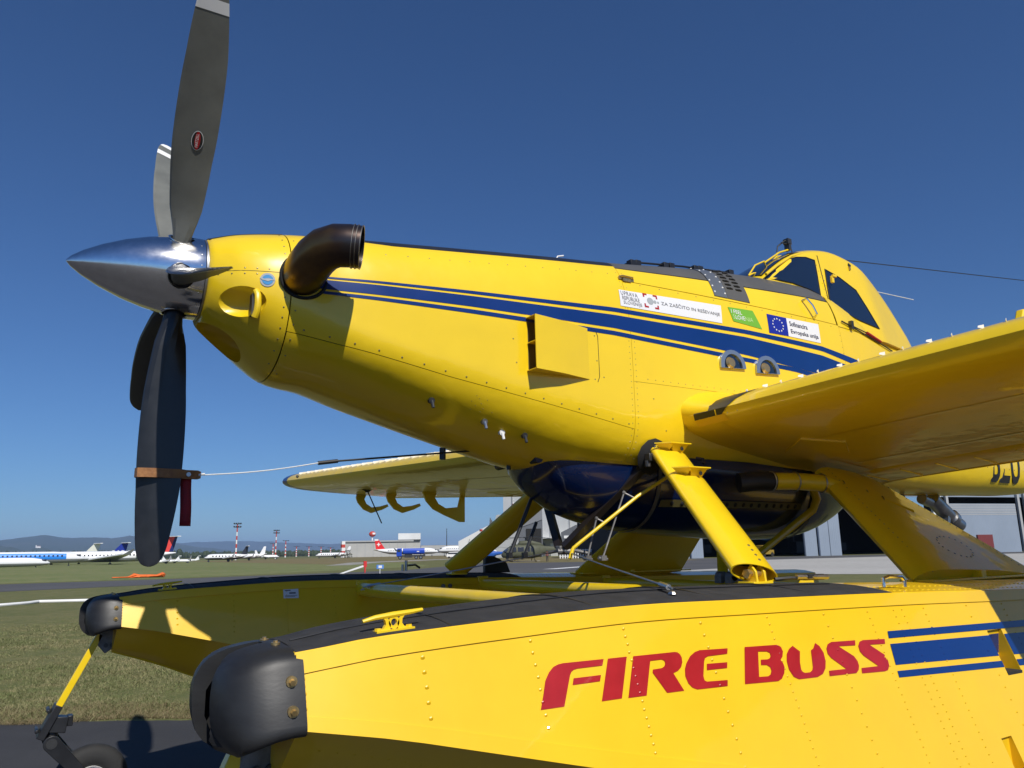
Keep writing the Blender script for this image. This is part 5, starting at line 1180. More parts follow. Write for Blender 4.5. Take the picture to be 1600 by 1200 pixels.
# wing-tip like pole with red end
b=MB(); t=thing('marker_wing','white slanted blade with red tip sticking up beyond the far float','marker',(24.5,60,0))
p0=Vector((0,0,.15)); b.prism([p0+Vector((-1.2,0,-.12)),p0+Vector((-.9,0,-.14)),p0+Vector((1.05,0,.40)),p0+Vector((.85,0,.5))],(0,.08,0)); obj('blade',b,WHITE,t)
b=MB(); b.box((1.05,0,.75),(.28,.1,.5)); b.box((1.05,0,.35),(.12,.08,.4)); b.tube([(1.05,0,-.15),(1.05,0,.3)],.05,6); obj('red_tip',b,mat('signal_red',(.6,.03,.03),.6),t)
t=thing('field_sign','small blue and white marker sign standing in the grass','sign',pos(23.29,66)); b=MB(); b.tube([(0,0,0),(0,0,.4)],.03,6); obj('post',b,WHITE,t); b=MB(); b.box((0,0,.55),(.62,.06,.32)); obj('board',b,mat('sign_blue',(.1,.25,.6),.5),t); b=MB(); b.box((0,-.035,.55),(.3,.02,.2)); obj('sign_face',b,WHITE,t)

# ---------- mountains, church, woods ----------
MT=mat('forested_mountain',(.035,.06,.035),.95,col2=(.06,.075,.05),vscale=.0012)
def ridge(name,table,D,depth,seed,m=MT):
    rg=np.random.default_rng(seed); V=[];F=[]; B=np.arange(-70,110,.25); K=9
    ph=rg.random(8)*6.28
    for i,bq in enumerate(B):
        el=interp(table,bq); el=el+.05*sum(math.sin(bq*(1.3*(k+1))+ph[k])/(k+1.5) for k in range(8))*.6
        H=D*math.tan(R_(max(.12,el)))
        for k in range(K):
            f=k/(K-1); dd=D-depth*(1-f) if f<1 else D; h=H*(f**1.15)*(1+ .12*math.sin(f*9+bq*2.1)*(1-f)); p=pos(bq,dd,h-2 if k else -5); V.append(p)
        V.append(pos(bq,D+depth*.6,-5))
    W=K+1
    for i in range(len(B)-1):
        for k in range(K): F.append((i*W+k,(i+1)*W+k,(i+1)*W+k+1,i*W+k+1))
    o=obj(name,MB().add(V,F),m,kind='structure',angle=80); return o
ridge('mountains',[(-70,1.1),(-20,1.2),(-3,1.15),(-.35,1.22),(.63,1.34),(1.8,1.55),(3,1.40),(5,1.36),(5.76,1.30),(6.7,1.48),(7.25,1.40),(9,1.05),(10.6,.75),(13,.5),(18,.35),(25,.3),(110,.9)],14000,5000,3)
ridge('distant_mountains',[(-70,1.3),(0,1.1),(8,1.0),(10.6,1.0),(14.3,1.08),(16.9,.90),(20,.8),(21.7,.72),(26,.6),(110,1.2)],22000,3000,5)
ridge('hills',[(-70,.8),(-4,1.05),(-1,.98),(.3,.85),(1.1,.55),(1.45,.72),(1.75,.80),(2.1,.74),(2.6,.5),(3.2,.2),(110,.1)],8500,1600,9)
t=thing('hilltop_church','white church buildings on the small wooded hill left of the airliners','church',pos(1.72,8350,8350*math.tan(R_(.80))-8)); b=MB(); b.box((0,0,7),(30,14,14)); obj('nave',b,WHITE,t); b=MB(); b.box((-20,0,12),(8,8,24)); obj('tower',b,WHITE,t); b=MB(); b.prism([(-16,-8,14.5),(16,-8,14.5),(14,0,20),(-14,0,20)],(0,2,0)); obj('roof',b,mat('church_roof',(.3,.2,.16),.7),t)
WOOD=mat('conifer_wood',(.022,.035,.018),.95,col2=(.05,.07,.03),vscale=.12)
b=MB()
for i in range(1900):
    bq=random.uniform(-12,31); D=random.uniform(1700,2100)
    h=random.uniform(12,20)*(1 if bq<10 else .75); r_=random.uniform(3,7); p=pos(bq,D); n=6; V=[]
    con=random.random()<.55
    for zf,rf in(((0,.8),(.35,1),(.7,.55),(1,.04)) if con else ((0,.9),(.45,1.25),(.8,.95),(.97,.3))):
        for k in range(n): u=2*math.pi*k/n+i; q=rf*r_*random.uniform(.75,1.2)*(.7 if con else 1); V.append(p+Vector((q*math.cos(u),q*math.sin(u),zf*h*random.uniform(.93,1.05))))
    b.add(V,[(j*n+k,j*n+(k+1)%n,(j+1)*n+(k+1)%n,(j+1)*n+k) for j in range(3) for k in range(n)]+[tuple(range(3*n,4*n))])
wd=obj('far_wood',b,WOOD,kind='stuff',smooth=False); tag(wd,'dark line of woodland along the far side of the airfield','woodland')
# ---------- light masts ----------
MRED=mat('mast_red',(.5,.06,.04),.6)
def mast(bq,D,H,label,double=True):
    t=thing('light_mast',label,'light mast',pos(bq,D),R_(-bq),'red and white floodlight masts on the far apron')
    n=9
    for k in range(n):
        b=MB(); r0=.42-.02*k; b.tube([(0,0,H*k/n),(0,0,H*(k+1)/n)],r0*max(1,D/500),8,cap=False); obj('mast_section',b,MRED if k in(1,3,5,7,8) and not(k==8) or k==8 else WHITE,t)
    for z in ((H*1.0,H*.91) if double else (H,)):
        b=MB(); w_=2.2*max(1,D/500); b.box((0,0,z),(w_*1.5,.9,.25)); 
        for x in(-w_*.65,-w_*.2,w_*.25,w_*.68): b.box((x,-.5,z+.25),(w_*.3,.5,.55),Matrix.Rotation(R_(25),3,'X'))
        obj('lamp_head',b,DSTEEL,t)
for a_ in ((13.45,400,17,'tallest red and white mast, with two tiers of lamps, above the parked jets'),(16.06,510,17,'second tall red and white mast to the right, two tiers of lamps'),(15.88,1050,17,'shorter mast standing just left of the second tall mast'),(16.72,860,17,'mast standing just right of the pair of masts'),(17.46,1400,17,'fourth mast from the left in the receding row'),(18.31,1430,17,'small mast in the middle of the receding row'),(19.14,1500,17,'second last small mast of the row, left of the grey hangar'),(19.80,1650,17,'farthest small mast nearest to the grey hangar')): mast(*a_[:3],a_[3],double=a_[1]<600)
# ---------- airliners ----------
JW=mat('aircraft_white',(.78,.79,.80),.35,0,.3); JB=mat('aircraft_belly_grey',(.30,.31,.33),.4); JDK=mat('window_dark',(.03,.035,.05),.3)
def jet(label,p,head,L,Rf,group=None,top=JW,belly=JB,mid=None,finm=JW,fin2=None,ttail=True,eng='rear',nose=1.0,tag_name='parked_airliner',cat='airliner',windows=True,txt=None,cross=False):
    """local +x = nose, wheels on z=0"""
    t=thing(tag_name,label,cat,p,head,group); zc=Rf*1.75
    sh=[(-.5,.08,.55),(-.44,.30,.42),(-.36,.62,.22),(-.26,.92,.05),(-.15,1,0),(.30,1,0),(.38,.93,-.03),(.44,.72,-.12),(.475,.48,-.20),(.495,.2,-.27),(.5,.03,-.3)]
    def fus(name,a0,a1,m,g=0):
        V=[];F=[]; n=10
        for x,r,dz in sh:
            for k in range(n+1): a=lerp(a0,a1,k/n); V.append((x*L,(r*Rf+g)*math.cos(a),zc+dz*Rf+(r*Rf+g)*math.sin(a)))
        for i in range(len(sh)-1):
            for k in range(n): F.append((i*(n+1)+k,(i+1)*(n+1)+k,(i+1)*(n+1)+k+1,i*(n+1)+k+1))
        return obj(name,MB().add(V,F),m,t,angle=60)
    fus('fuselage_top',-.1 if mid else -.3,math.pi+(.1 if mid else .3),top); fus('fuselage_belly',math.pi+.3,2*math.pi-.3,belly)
    if mid:
        for a0,a1 in((-.3,.75),(math.pi-.75,math.pi+.3)):
            V=[];F=[];n=6; seg=[q for q in sh if -.40<=q[0]<=.40]
            for x,r,dz in seg:
                for k in range(n+1): a=lerp(a0,a1,k/n); V.append((x*L,(r*Rf+.03)*math.cos(a),zc+dz*Rf+(r*Rf+.03)*math.sin(a)))
            for i in range(len(seg)-1):
                for k in range(n): F.append((i*(n+1)+k,(i+1)*(n+1)+k,(i+1)*(n+1)+k+1,i*(n+1)+k+1))
            obj('fuselage_colour_band',MB().add(V,F),mid,t,angle=60)
    if windows:
        b=MB()
        for x in np.arange(-.28*L,.36*L,.95):
            for s in(-1,1): b.box((x,s*(Rf+.02)*math.cos(.28),zc+Rf*math.sin(.28)),(.38,.10,.42))
        obj('cabin_window',b,JDK,t,kind='stuff',smooth=False)
    b=MB(); b.box((.455*L,0,zc+Rf*.36),(.9,Rf*1.15,.38)); obj('cockpit_window',b,JDK,t,bevel=.05)
    fz=zc+Rf*.75; fh=Rf*2.9 if ttail else Rf*3.2
    P=[(-.33*L,fz),(-.44*L,fz+fh),(-.50*L,fz+fh),(-.475*L,fz)]
    b=MB(); b.prism([(x,-.12,z) for x,z in P],(0,.24,0)); fn=obj('tail_fin',b,finm,t,bevel=.03)
    if fin2:
        Q=[lerp(Vector(P[0]),Vector(P[3]),.8),lerp(Vector(P[1]),Vector(P[2]),.72),Vector(P[2]),Vector(P[3])]; b=MB(); b.prism([(q.x,-.15,q.y) for q in Q],(0,.30,0)); obj('fin_colour_panel',b,fin2,fn)
    if txt:
        v,f=textmesh(txt,1,.03)
        for s in(-1,1): obj('tail_lettering',MB().add([(lerp(-.475*L+.2,-.345*L,a_ if s>0 else a_)*1.0 if s>0 else lerp(-.475*L+.2,-.345*L,1-a_),s*.17,lerp(fz+.05*fh,fz+.36*fh,c_)) for a_,c_ in v],f),WHITE,fn,smooth=False)
    if cross:
        for s in(-1,1):
            b=MB(); cx,cz=-.435*L,fz+fh*.47; b.box((cx,s*.16,cz),(.55,.03,1.9)); b.box((cx,s*.165,cz),(1.9,.03,.55)); obj('white_cross',b,WHITE,fn,smooth=False)
            b=MB(); b.prism([(-.44*L+.0,s*.14,fz+fh*.84),(-.44*L,s*.14,fz+fh+.01),(-.50*L,s*.14,fz+fh+.01),(-.4955*L,s*.14,fz+fh*.84)],(0,s*.02,0)); obj('fin_white_cap',b,WHITE,fn,smooth=False)
    tz=fz+fh-.1 if ttail else zc+Rf*.4
    for s in(-1,1):
        b=MB(); b.prism([(-.43*L,s*.1,tz),(-.50*L,s*.1,tz),(-.515*L,s*Rf*3.2,tz+(0 if ttail else .5)),(-.49*L,s*Rf*3.2,tz+(0 if ttail else .5))],(0,0,.18)); obj('tailplane',b,JW,t)
        b=MB(); wz=zc-Rf*.6; b.prism([(.10*L,s*Rf*.6,wz),(-.10*L,s*Rf*.6,wz),(-.17*L,s*L*.42,wz+L*.035),(-.12*L,s*L*.42,wz+L*.035)],(0,0,.35)); wj=obj('wing',b,JW,t)
        b=MB(); b.prism([(-.12*L,s*L*.42,wz+L*.035),(-.17*L,s*L*.42,wz+L*.035),(-.195*L,s*L*.445,wz+L*.035+1.4),(-.18*L,s*L*.445,wz+L*.035+1.4)],(0,.08,0)); obj('winglet',b,JB,wj)
        ec=Vector((-.27*L,s*(Rf+.85),zc+Rf*.35)) if eng=='rear' else Vector((.06*L,s*Rf*3.0,zc-Rf*1.0)); er=Rf*.42 if eng=='rear' else Rf*.58; el=L*.10
        b=MB(); b.tube([ec+Vector((-el/2,0,0)),ec+Vector((-el*.2,0,0)),ec+Vector((el*.35,0,0)),ec+Vector((el/2,0,0))],[er*.6,er,er,er*.85],12); en=obj('engine',b,JW,t)
        b=MB(); b.tube([ec+Vector((el*.49,0,0)),ec+Vector((el*.52,0,0))],er*.72,12); b.tube([ec+Vector((-el*.55,0,0)),ec+Vector((-el*.49,0,0))],er*.5,10); obj('engine_intake',b,JDK,en)
        b=MB(); g=Vector((-.05*L,s*Rf*1.1,0)); b.tube([g+Vector((0,0,.4)),g+Vector((0,0,zc-Rf*.5))],.12,6); b.tube([g+Vector((0,-.3,.45)),g+Vector((0,.3,.45))],.45,12); obj('main_gear',b,JDK,t)
    b=MB(); g=Vector((.40*L,0,0)); b.tube([g+Vector((0,0,.3)),g+Vector((0,0,zc-Rf*.7))],.1,6); b.tube([g+Vector((0,-.2,.32)),g+Vector((0,.2,.32))],.32,12); obj('nose_gear',b,JDK,t)
    return t
GJ='stored regional jets parked in a row at the left'
def face(bq,left=True): return R_(-bq)+(math.pi if left else 0)
NAVY=mat('navy_tail',(.01,.02,.12),.4); SBL=mat('tail_blue_paint',(.01,.03,.28),.4); KBL=mat('bright_blue_band',(.02,.22,.72),.4); CREAM=mat('cream_tail',(.62,.63,.55),.4)
jet('white jet nose at the picture’s left edge, nearest of the row'.replace('’',"'"),pos(-1.3,200,-.5),face(-.5,False),26,.95,GJ,windows=False)
jet('blue-sided jet with white roof in the row at the left',pos(-.2,226,-.45),face(0,False),36,1.45,GJ,mid=KBL)
jet('long white jet with red and navy T-tail, half hidden by the hanging propeller blade',pos(5.34,250,-.45),face(5.3),38,1.5,GJ,finm=mat('red_tail',(.7,.06,.05),.4),fin2=NAVY)
jet('jet of which only the cream T-tail shows above the long white jet',pos(2.2,292,-.45),face(2.2),30,1.3,GJ,finm=CREAM)
jet('jet with the dark blue white-lettered T-tail behind the long white jet',pos(3.7,300,-.45),face(3.7),32,1.35,GJ,finm=SBL,txt='SAS')
jet('dark bellied business jet beside the tallest mast',pos(12.85,265),face(12.9),13,.9,None,belly=JDK,finm=JDK,tag_name='business_jet',cat='jet')
jet('small white jet with plain white fin right of the tallest mast',pos(14.2,330),face(14.2),14,.95,None,ttail=False,tag_name='business_jet',cat='jet',windows=False)
jet('tiny white jet just left of the second tall mast',pos(15.5,420),face(15.5,False),12,.8,None,ttail=False,tag_name='business_jet',cat='jet',windows=False)
jet('white airliner with red tail and white cross in front of the grey hangar',pos(25.15,450),face(25.1,False),36,1.75,None,finm=mat('signal_tail_red',(.70,.02,.02),.4),ttail=False,eng='wing',cross=True)
jet('white airliner nose and engine peeping past the yellow strut',pos(29.6,400),face(29.6),30,1.9,None,ttail=False,eng='wing')
jet('white twin prop style plane left of the grey hangar beside the dark bush'.replace('twin prop style plane','straight-winged plane'),pos(20.0,400),face(20),17,1.0,None,ttail=False,tag_name='light_aircraft',cat='plane')
for i,(bq,D) in enumerate(((9.0,235),(9.7,250),(10.3,262))):
    jet(('low white sailplane nearest to the hanging blade','low white sailplane in the middle of three','low white sailplane at the right of the three')[i],pos(bq,D),face(bq,i%2==0),8,.38,'small white sailplanes right of the hanging blade',belly=JW,ttail=True,windows=False,tag_name='light_aircraft',cat='sailplane')
b=MB()
t=thing('dark_bush','round dark bush in front of the grey hangar','bush',pos(21.0,390)); V=[]
for i in range(260):
    u,v=random.random()*6.28,random.random()**.5; h=random.random(); p=Vector((2.6*v*math.cos(u)*(1-.5*h),2.6*v*math.sin(u)*(1-.5*h),.3+3.6*h)); q=Vector((random.gauss(0,1),random.gauss(0,1),random.gauss(0,1))).normalized()*.5; s_=q.cross(Vector((0,0,1))).normalized()*.45; b.add([p,p+q,p+s_],[(0,1,2)])
obj('crown',b,WOOD,t,smooth=False); b=MB(); b.tube([(0,0,0),(0,0,1.5)],[.2,.1],6); obj('trunk',b,mat('bark',(.1,.07,.05),.9),t)
# ---------- blue tanker truck ----------
t=thing('tanker_truck','bright blue fuel tanker truck driving left on the far service road','truck',pos(25.45,228),R_(-25.4)+math.pi)
TBL=mat('truck_blue',(.01,.06,.45),.35,0,.4); 
b=MB(); b.prism([(2.5,-1.2,.9),(4.0,-1.2,.9),(4.0,-1.2,2.1),(3.8,-1.2,3.1),(2.5,-1.2,3.15)],(0,2.4,0)); cbn=obj('cab',b,TBL,t,bevel=.06)
b=MB(); b.box((3.35,0,2.45),(.8,2.44,.7)); b.box((3.93,0,2.45),(.1,2.1,.75)); obj('cab_window',b,JDK,cbn)
b=MB(); secs=[]; 
for x in(-4.0,-3.9,2.1,2.2): secs.append([(x,1.2*math.copysign(abs(math.cos(u))**.6,math.cos(u))*(1 if -3.95<x<2.15 else .9),2.25+.85*math.copysign(abs(math.sin(u))**.6,math.sin(u))*(1 if -3.95<x<2.15 else .9)) for u in np.linspace(0,2*math.pi,20,endpoint=False)])
b.loft(secs); tkk=obj('tank',b,TBL,t)
b=MB(); b.box((-2.1,1.21,2.2),(.7,.04,.25)); b.box((-2.1,-1.21,2.2),(.7,.04,.25)); obj('white_tank_mark',b,WHITE,tkk)
b=MB(); b.box((-.2,0,1.0),(8,1.9,.5)); b.box((.6,0,.95),(2.2,2.35,.9)); b.box((-3.9,0,1.2),(.5,2.3,.9)); obj('chassis',b,DSTEEL,t)
for x in(3.0,-1.6,-2.9):
    for s in(-1,1):
        b=MB(); b.tube([(x,s*.85,.52),(x,s*1.2,.52)],.52,16); wh=obj('wheel',b,TYRE,t); b=MB(); b.tube([(x,s*1.2,.52),(x,s*1.22,.52)],.27,12); obj('rim',b,STEEL,wh)
# ---------- helicopters ----------
def heli(label,p,rz,m1,m2,sc_=1,name='parked_helicopter'):
    t=thing(name,label,'helicopter',p,rz); t.scale=(sc_,)*3
    def fs(tab,m,nm):
        b=MB(); secs=[]
        for x,w_,z0,z1 in tab: secs.append([(x,w_*math.copysign(abs(math.cos(u))**.7,math.cos(u)),(z0+z1)/2+(z1-z0)/2*math.copysign(abs(math.sin(u))**.7,math.sin(u))) for u in np.linspace(0,2*math.pi,20,endpoint=False)])
        b.loft(secs); return obj(nm,b,m,t,angle=60)
    body=fs([(4.3,.05,1.0,1.15),(4.1,.55,.75,1.5),(3.5,.95,.6,2.0),(2.7,1.2,.55,2.6),(1.8,1.3,.5,2.75),(-.8,1.3,.5,2.75),(-1.8,1.1,.7,2.7),(-2.6,.6,1.2,2.5),(-5.5,.3,1.7,2.3),(-8.2,.18,2.1,2.45)],m1,'body')
    fs([(1.6,.2,2.6,2.8),(1.2,.6,2.6,3.3),(-.6,.65,2.6,3.4),(-2.2,.4,2.4,3.0),(-2.8,.1,2.4,2.6)],m2,'engine_cowl')
    b=MB()
    for s in(-1,1):
        for x,w_ in((2.55,.9),(1.35,1.0),(.1,.55),(-.55,.45)): b.box((x,s*1.27,1.95),(w_,.08,.75))
    b.box((3.4,0,1.75),(.9,1.7,.5),Matrix.Rotation(R_(35),3,'Y')); obj('cabin_window',b,JDK,body,bevel=.05)
    b=MB(); b.prism([(-7.4,-.08,2.3),(-8.3,-.08,2.3),(-9.0,-.08,4.2),(-8.3,-.08,4.2)],(0,.16,0)); obj('tail_fin',b,m1,t)
    b=MB()
    for k in range(2): b.box((-8.6,.2,3.9),(.16,.05,2.6),Matrix.Rotation(R_(40+90*k),3,'Y'))
    obj('tail_rotor',b,DSTEEL,t)
    b=MB(); b.tube([(.2,0,3.3),(.2,0,3.95)],.13,8); b.tube([(.2,0,3.8),(.2,0,3.95)],.4,10); obj('rotor_mast',b,DSTEEL,t)
    for k in range(4):
        a=R_(22+90*k); d=Vector((math.cos(a),math.sin(a),0)); e=Vector((-d.y,d.x,0)); b=MB(); secs=[]
        for r_,dz in((.3,3.9),(2.5,3.88),(5,3.72),(7,3.45)): c=Vector((.2,0,dz))+d*r_; secs.append([c-e*.17,c+Vector((0,0,.03)),c+e*.17,c-Vector((0,0,.03))])
        b.loft(secs); obj('rotor_blade',b,DSTEEL,t)
    b=MB()
    for s in(-1,1):
        b.tube([(2.9,s*1.25,.35),(2.6,s*1.25,.08),(-1.8,s*1.25,.08)],.06,6)
        for x in(1.8,-1.0): b.tube([(x,s*1.25,.08),(x,s*.8,.6)],.05,6)
    obj('landing_skid',b,DSTEEL,t)
    return t
OLV=mat('olive_drab',(.085,.09,.055),.6,var=.15,vscale=2)
heli('olive military helicopter with four blade rotor parked beyond the far float',pos(33.9,128),face(33.9)+R_(14),OLV,OLV)
hb=heli('blue and white helicopter parked to the left of the olive one',pos(31.1,185),face(31.1)+R_(-20),mat('heli_blue',(.02,.10,.42),.4),WHITE,.72,name='police_helicopter'.replace('police_','small_'))
t=thing('parked_van','blue and white van behind the olive helicopter','van',pos(33.0,165),face(33.0)); b=MB(); b.prism([(-2.4,-.95,.4),(2.5,-.95,.4),(2.5,-.95,1.2),(1.7,-.95,2.2),(-2.4,-.95,2.3)],(0,1.9,0)); obj('body',b,mat('van_blue',(.02,.13,.5),.4),t,bevel=.08); b=MB(); b.box((1.0,0,1.75),(1.1,1.94,.55)); b.box((-1.2,0,1.2),(1.4,1.93,.35)); obj('window_band',b,WHITE,t)
b=MB()
for x in(-1.5,1.6):
    for s in(-1,1): b.tube([(x,s*.7,.34),(x,s*.97,.34)],.34,12)
obj('wheel',b,TYRE,t)
for i,(bq,D,m_,lb) in enumerate(((29.5,230,mat('van_cream',(.6,.5,.25),.5),'cream coloured van near the white hangar'),(28.6,240,WHITE,'white van left of the cream one'),(30.4,215,WHITE,'white car in front of the small blue and white helicopter'))):
    t=thing('parked_van' if i<2 else 'parked_car',lb,'van' if i<2 else 'car',pos(bq,D),face(bq)); b=MB(); b.prism([(-2.4,-.9,.4),(2.4,-.9,.4),(2.4,-.9,1.1),(1.6,-.9,1.9),(-2.4,-.9,2.0)],(0,1.8,0)); obj('body',b,m_,t,bevel=.1); b=MB(); b.box((.2,0,1.5),(3.4,1.84,.45)); obj('window',b,JDK,t)
    b=MB()
    for x in(-1.5,1.6):
        for s in(-1,1): b.tube([(x,s*.7,.32),(x,s*.93,.32)],.32,12)
    obj('wheel',b,TYRE,t)
# person by the olive helicopter
t=thing('person','person in reddish brown top and pale cap standing right of the olive helicopter','person',pos(35.35,124),R_(-120))
b=MB(); b.loft([[(rx*math.cos(u),ry*math.sin(u),z) for u in np.linspace(0,2*math.pi,10,endpoint=False)] for z,rx,ry in((.85,.14,.17),(1.0,.13,.18),(1.25,.13,.20),(1.42,.10,.22),(1.5,.06,.08),(1.56,.055,.055),(1.62,.09,.075),(1.72,.10,.08),(1.78,.07,.06),(1.80,.02,.02))]); bp_=obj('body',b,mat('brown_top',(.16,.06,.05),.8),t,angle=70)
b=MB()
for s in(-1,1): b.tube([(0,s*.09,.9),(.02,s*.10,.5),(0,s*.11,.05),(.12,s*.11,.03)],[.085,.065,.045,.04],8)
obj('trousers',b,mat('dark_trousers',(.03,.03,.04),.9),t)
b=MB()
for s in(-1,1): b.tube([(0,s*.21,1.40),(.03,s*.26,1.12),(.14,s*.22,.92)],[.055,.045,.035],8)
obj('sleeve',b,bp_.data.materials[0],t); b=MB(); b.dome((0,0,1.70),(0,0,1),.10,1,10); obj('cap',b,WHITE,t)
# ---------- buildings ----------
def wmat(name,col,sc_=2.2,var=.06):
    m=mat(name,col,.6,var=var,vscale=.15); n=m.node_tree.nodes; l=m.node_tree.links; tc=n.new('ShaderNodeTexCoord'); wv=n.new('ShaderNodeTexWave'); wv.bands_direction='X'; wv.inputs['Scale'].default_value=sc_; l.new(tc.outputs['Object'],wv.inputs[0]); bp=n.new('ShaderNodeBump'); bp.inputs['Strength'].default_value=.4; bp.inputs['Distance'].default_value=.05; l.new(wv.outputs['Fac'],bp.inputs['Height']); l.new(bp.outputs[0],n['Principled BSDF'].inputs['Normal']); return m
GW=wmat('grey_cladding',(.42,.42,.40)); WW=wmat('white_cladding',(.66,.67,.66)); DG=wmat('dark_grey_cladding',(.12,.13,.15)); LG=wmat('pale_grey_cladding',(.38,.39,.39)); BG=wmat('blue_grey_door',(.24,.29,.36),.8)
def bldg(name,label,bA,bB,D,H,depth,m,profile=None,DB=None):
    A=pos(bA,D);B=pos(bB,DB or D); L_=(B-A).length; t=thing(name,label,'building' if 'hangar' not in name else 'hangar',A,math.atan2(B.y-A.y,B.x-A.x)); P=profile or [(0,0),(L_,0),(L_,H),(0,H)]
    b=MB(); b.prism([(x,0,z) for x,z in P],(0,depth,0)); w_=obj('wall',b,m,t,smooth=False); return t,L_,w_
t,L_,w_=bldg('grey_hangar','long pale grey hangar behind the red-tailed airliner',20.75,25.6,520,10.2,40,GW)
b=MB(); b.box((L_/2,-.3,10.0),(L_+1,1,.9)); obj('roof_edge',b,LG,t)
for x in np.arange(3,L_,5.2): b=MB(); b.box((x,-.08,4.8),(.35,.2,9.4)); obj('wall_rib',b,LG,t)
t,L_,w_=bldg('tall_hangar','taller grey block with white roof box behind the airliner',24.55,26.15,540,11.5,30,GW)
b=MB(); b.box((L_/2,10,13.2),(L_,24,4.2)); obj('roof_box',b,WW,t)
b=MB(); b.box((L_/2,-.2,11),(L_+.6,.8,.5)); obj('roof_edge',b,DG,t)
t,L_,w_=bldg('low_annexe','low glazed annexe between the grey hangar and the tall block',26.2,30,560,7.2,20,LG)
b=MB(); b.box((L_/2,-.1,3.2),(L_*.9,.2,2)); obj('window_band',b,JDK,t)
t=thing('chequered_tower','red and white banded post at the left end of the grey hangar','mast',pos(20.65,505))
for k in range(5): b=MB(); b.box((0,0,1+2*k),(2.2,2.2,2)); obj('tower_band',b,MRED if k%2 else WHITE,t)
t=thing('radar_ball','red and white ball on a pole above the grey hangar roof','radar',pos(22.7,560)); b=MB(); b.tube([(0,0,0),(0,0,14)],.5,8); obj('pole',b,WHITE,t); e=ellipsoid((0,0,15.6),(2.4,2.4,2.0),n=16,m=8); obj('ball',e,MRED,t); b=MB(); b.box((.2,-2.1,15.9),(2,.6,1.2)); obj('white_panel',b,WHITE,t)
t=thing('thin_mast','thin grey pole right of the tall block','mast',pos(28.05,500)); b=MB(); b.tube([(0,0,0),(0,0,17)],[.35,.2],6); obj('pole',b,DSTEEL,t)
# white big hangar complex at centre
t,L_,w_=bldg('white_hangar','large white hangar rising behind the belly tank',32.2,41.5,285,24,60,WW,DB=262)
for k in range(6):
    b=MB(); b.box((L_*(.08+.155*k),-.1,12),(.4,.25,23.5)); obj('wall_joint',b,LG,t)
b=MB(); b.box((L_*.55,-.2,3.0),(L_*.75,.35,5.6)); obj('ground_floor_bays',b,LG,t)
for k in range(7): b=MB(); b.box((L_*(.22+.1*k),-.5,2.2),(2.6,.3,4.4)); obj('bay_door',b,DG if k%2 else WW,t)
b=MB(); b.box((L_*.4,-1.6,6.2),(L_*.7,3.2,.4)); obj('canopy',b,WHITE,t)
t,L_,w_=bldg('chamfered_hangar','pale grey hangar with sloping beige roof edge left of the dark slanted gate',31.6,33.35,236,12.3,30,LG,profile=[(0,0),(7.3,0),(6.6,10.2),(5.2,12.6),(.3,12.6),(-.3,10.0)])
b=MB(); b.prism([(-.3,-.1,10.2),(6.6,-.1,10.2),(5.5,2.5,12.7),(.6,2.5,12.7)],(0,.2,.1)); obj('roof_bevel',b,wmat('beige_bevel',(.5,.46,.38)),t)
b=MB(); b.prism([(-2.6,-.05,0),(-.3,-.05,0),(-.3,-.05,10),(-1.6,-.05,12)],(0,3,0)); obj('side_wing',b,DG,t,smooth=False)
t,L_,w_=bldg('dark_hangar_gate','dark slanted hangar front between the chamfered hangar and the white one',33.1,35.05,240,13,20,DG,profile=[(-1.0,0),(8.2,0),(8.2,15.2),(.4,12.2)])
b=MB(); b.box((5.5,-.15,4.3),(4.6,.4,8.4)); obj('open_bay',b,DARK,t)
b=MB(); b.prism([(.4,-.2,8.6),(8.2,-.2,11.2),(8.2,-.2,15.2),(.4,-.2,12.2)],(0,.3,0)); obj('upper_cladding',b,wmat('mid_grey_panel',(.2,.21,.23)),t)
t,L_,w_=bldg('white_lean_to','white lean-to with sloping stays left of the chamfered hangar',28.9,31.5,250,7,20,WW,profile=[(0,0),(11.4,0),(11.4,11),(0,5.2)])
b=MB()
for x in(2,5,8): b.tube([(x,-.3,0),(x+1.6,-.3,5+x*.45)],.15,6)
obj('diagonal_stay',b,LG,t)
for q,(bq,D) in enumerate(((30.55,246),(32.95,262))):
    t=thing('lattice_mast','small red and white lattice mast %s'%('in front of the white lean-to' if q==0 else 'above the chamfered hangar'),'mast',pos(bq,D)); z0=0
    for k in range(8): b=MB(); z1=(9 if q==0 else 18)*(k+1)/8; b.box((0,0,(z0+z1)/2),(.7,.7,(z1-z0)*.55)); z0=z1; obj('mast_band',b,MRED if k%2 else WHITE,t)
    b=MB(); b.tube([(0,0,0),(0,0,z1)],.12,6); obj('mast_core',b,WHITE,t)
t,L_,w_=bldg('small_gable_hangar','small dark grey gabled hangar in front of the white hangar',36.4,38.6,205,6,15,DG,profile=[(0,0),(7.9,0),(7.9,6.2),(4.0,8.3),(0,6.4)])
b=MB(); b.box((4,-.1,2.2),(5.5,.2,4.2)); obj('gate',b,JDK,t); b=MB(); b.box((4,-.1,5.2),(6.5,.2,.7)); obj('window_strip',b,JW,t)
t=thing('white_fence','white slatted barrier beyond the apron under the belly tank','fence',pos(36.3,170),R_(-37))
for k in range(14): b=MB(); b.box((k*.55,0,1.0),(.25,.06,1.9)); obj('slat',b,WHITE,t,smooth=False)
b=MB(); b.box((3.6,.05,1.8),(7.6,.06,.12)); b.box((3.6,.05,.5),(7.6,.06,.12)); obj('rail',b,WHITE,t)
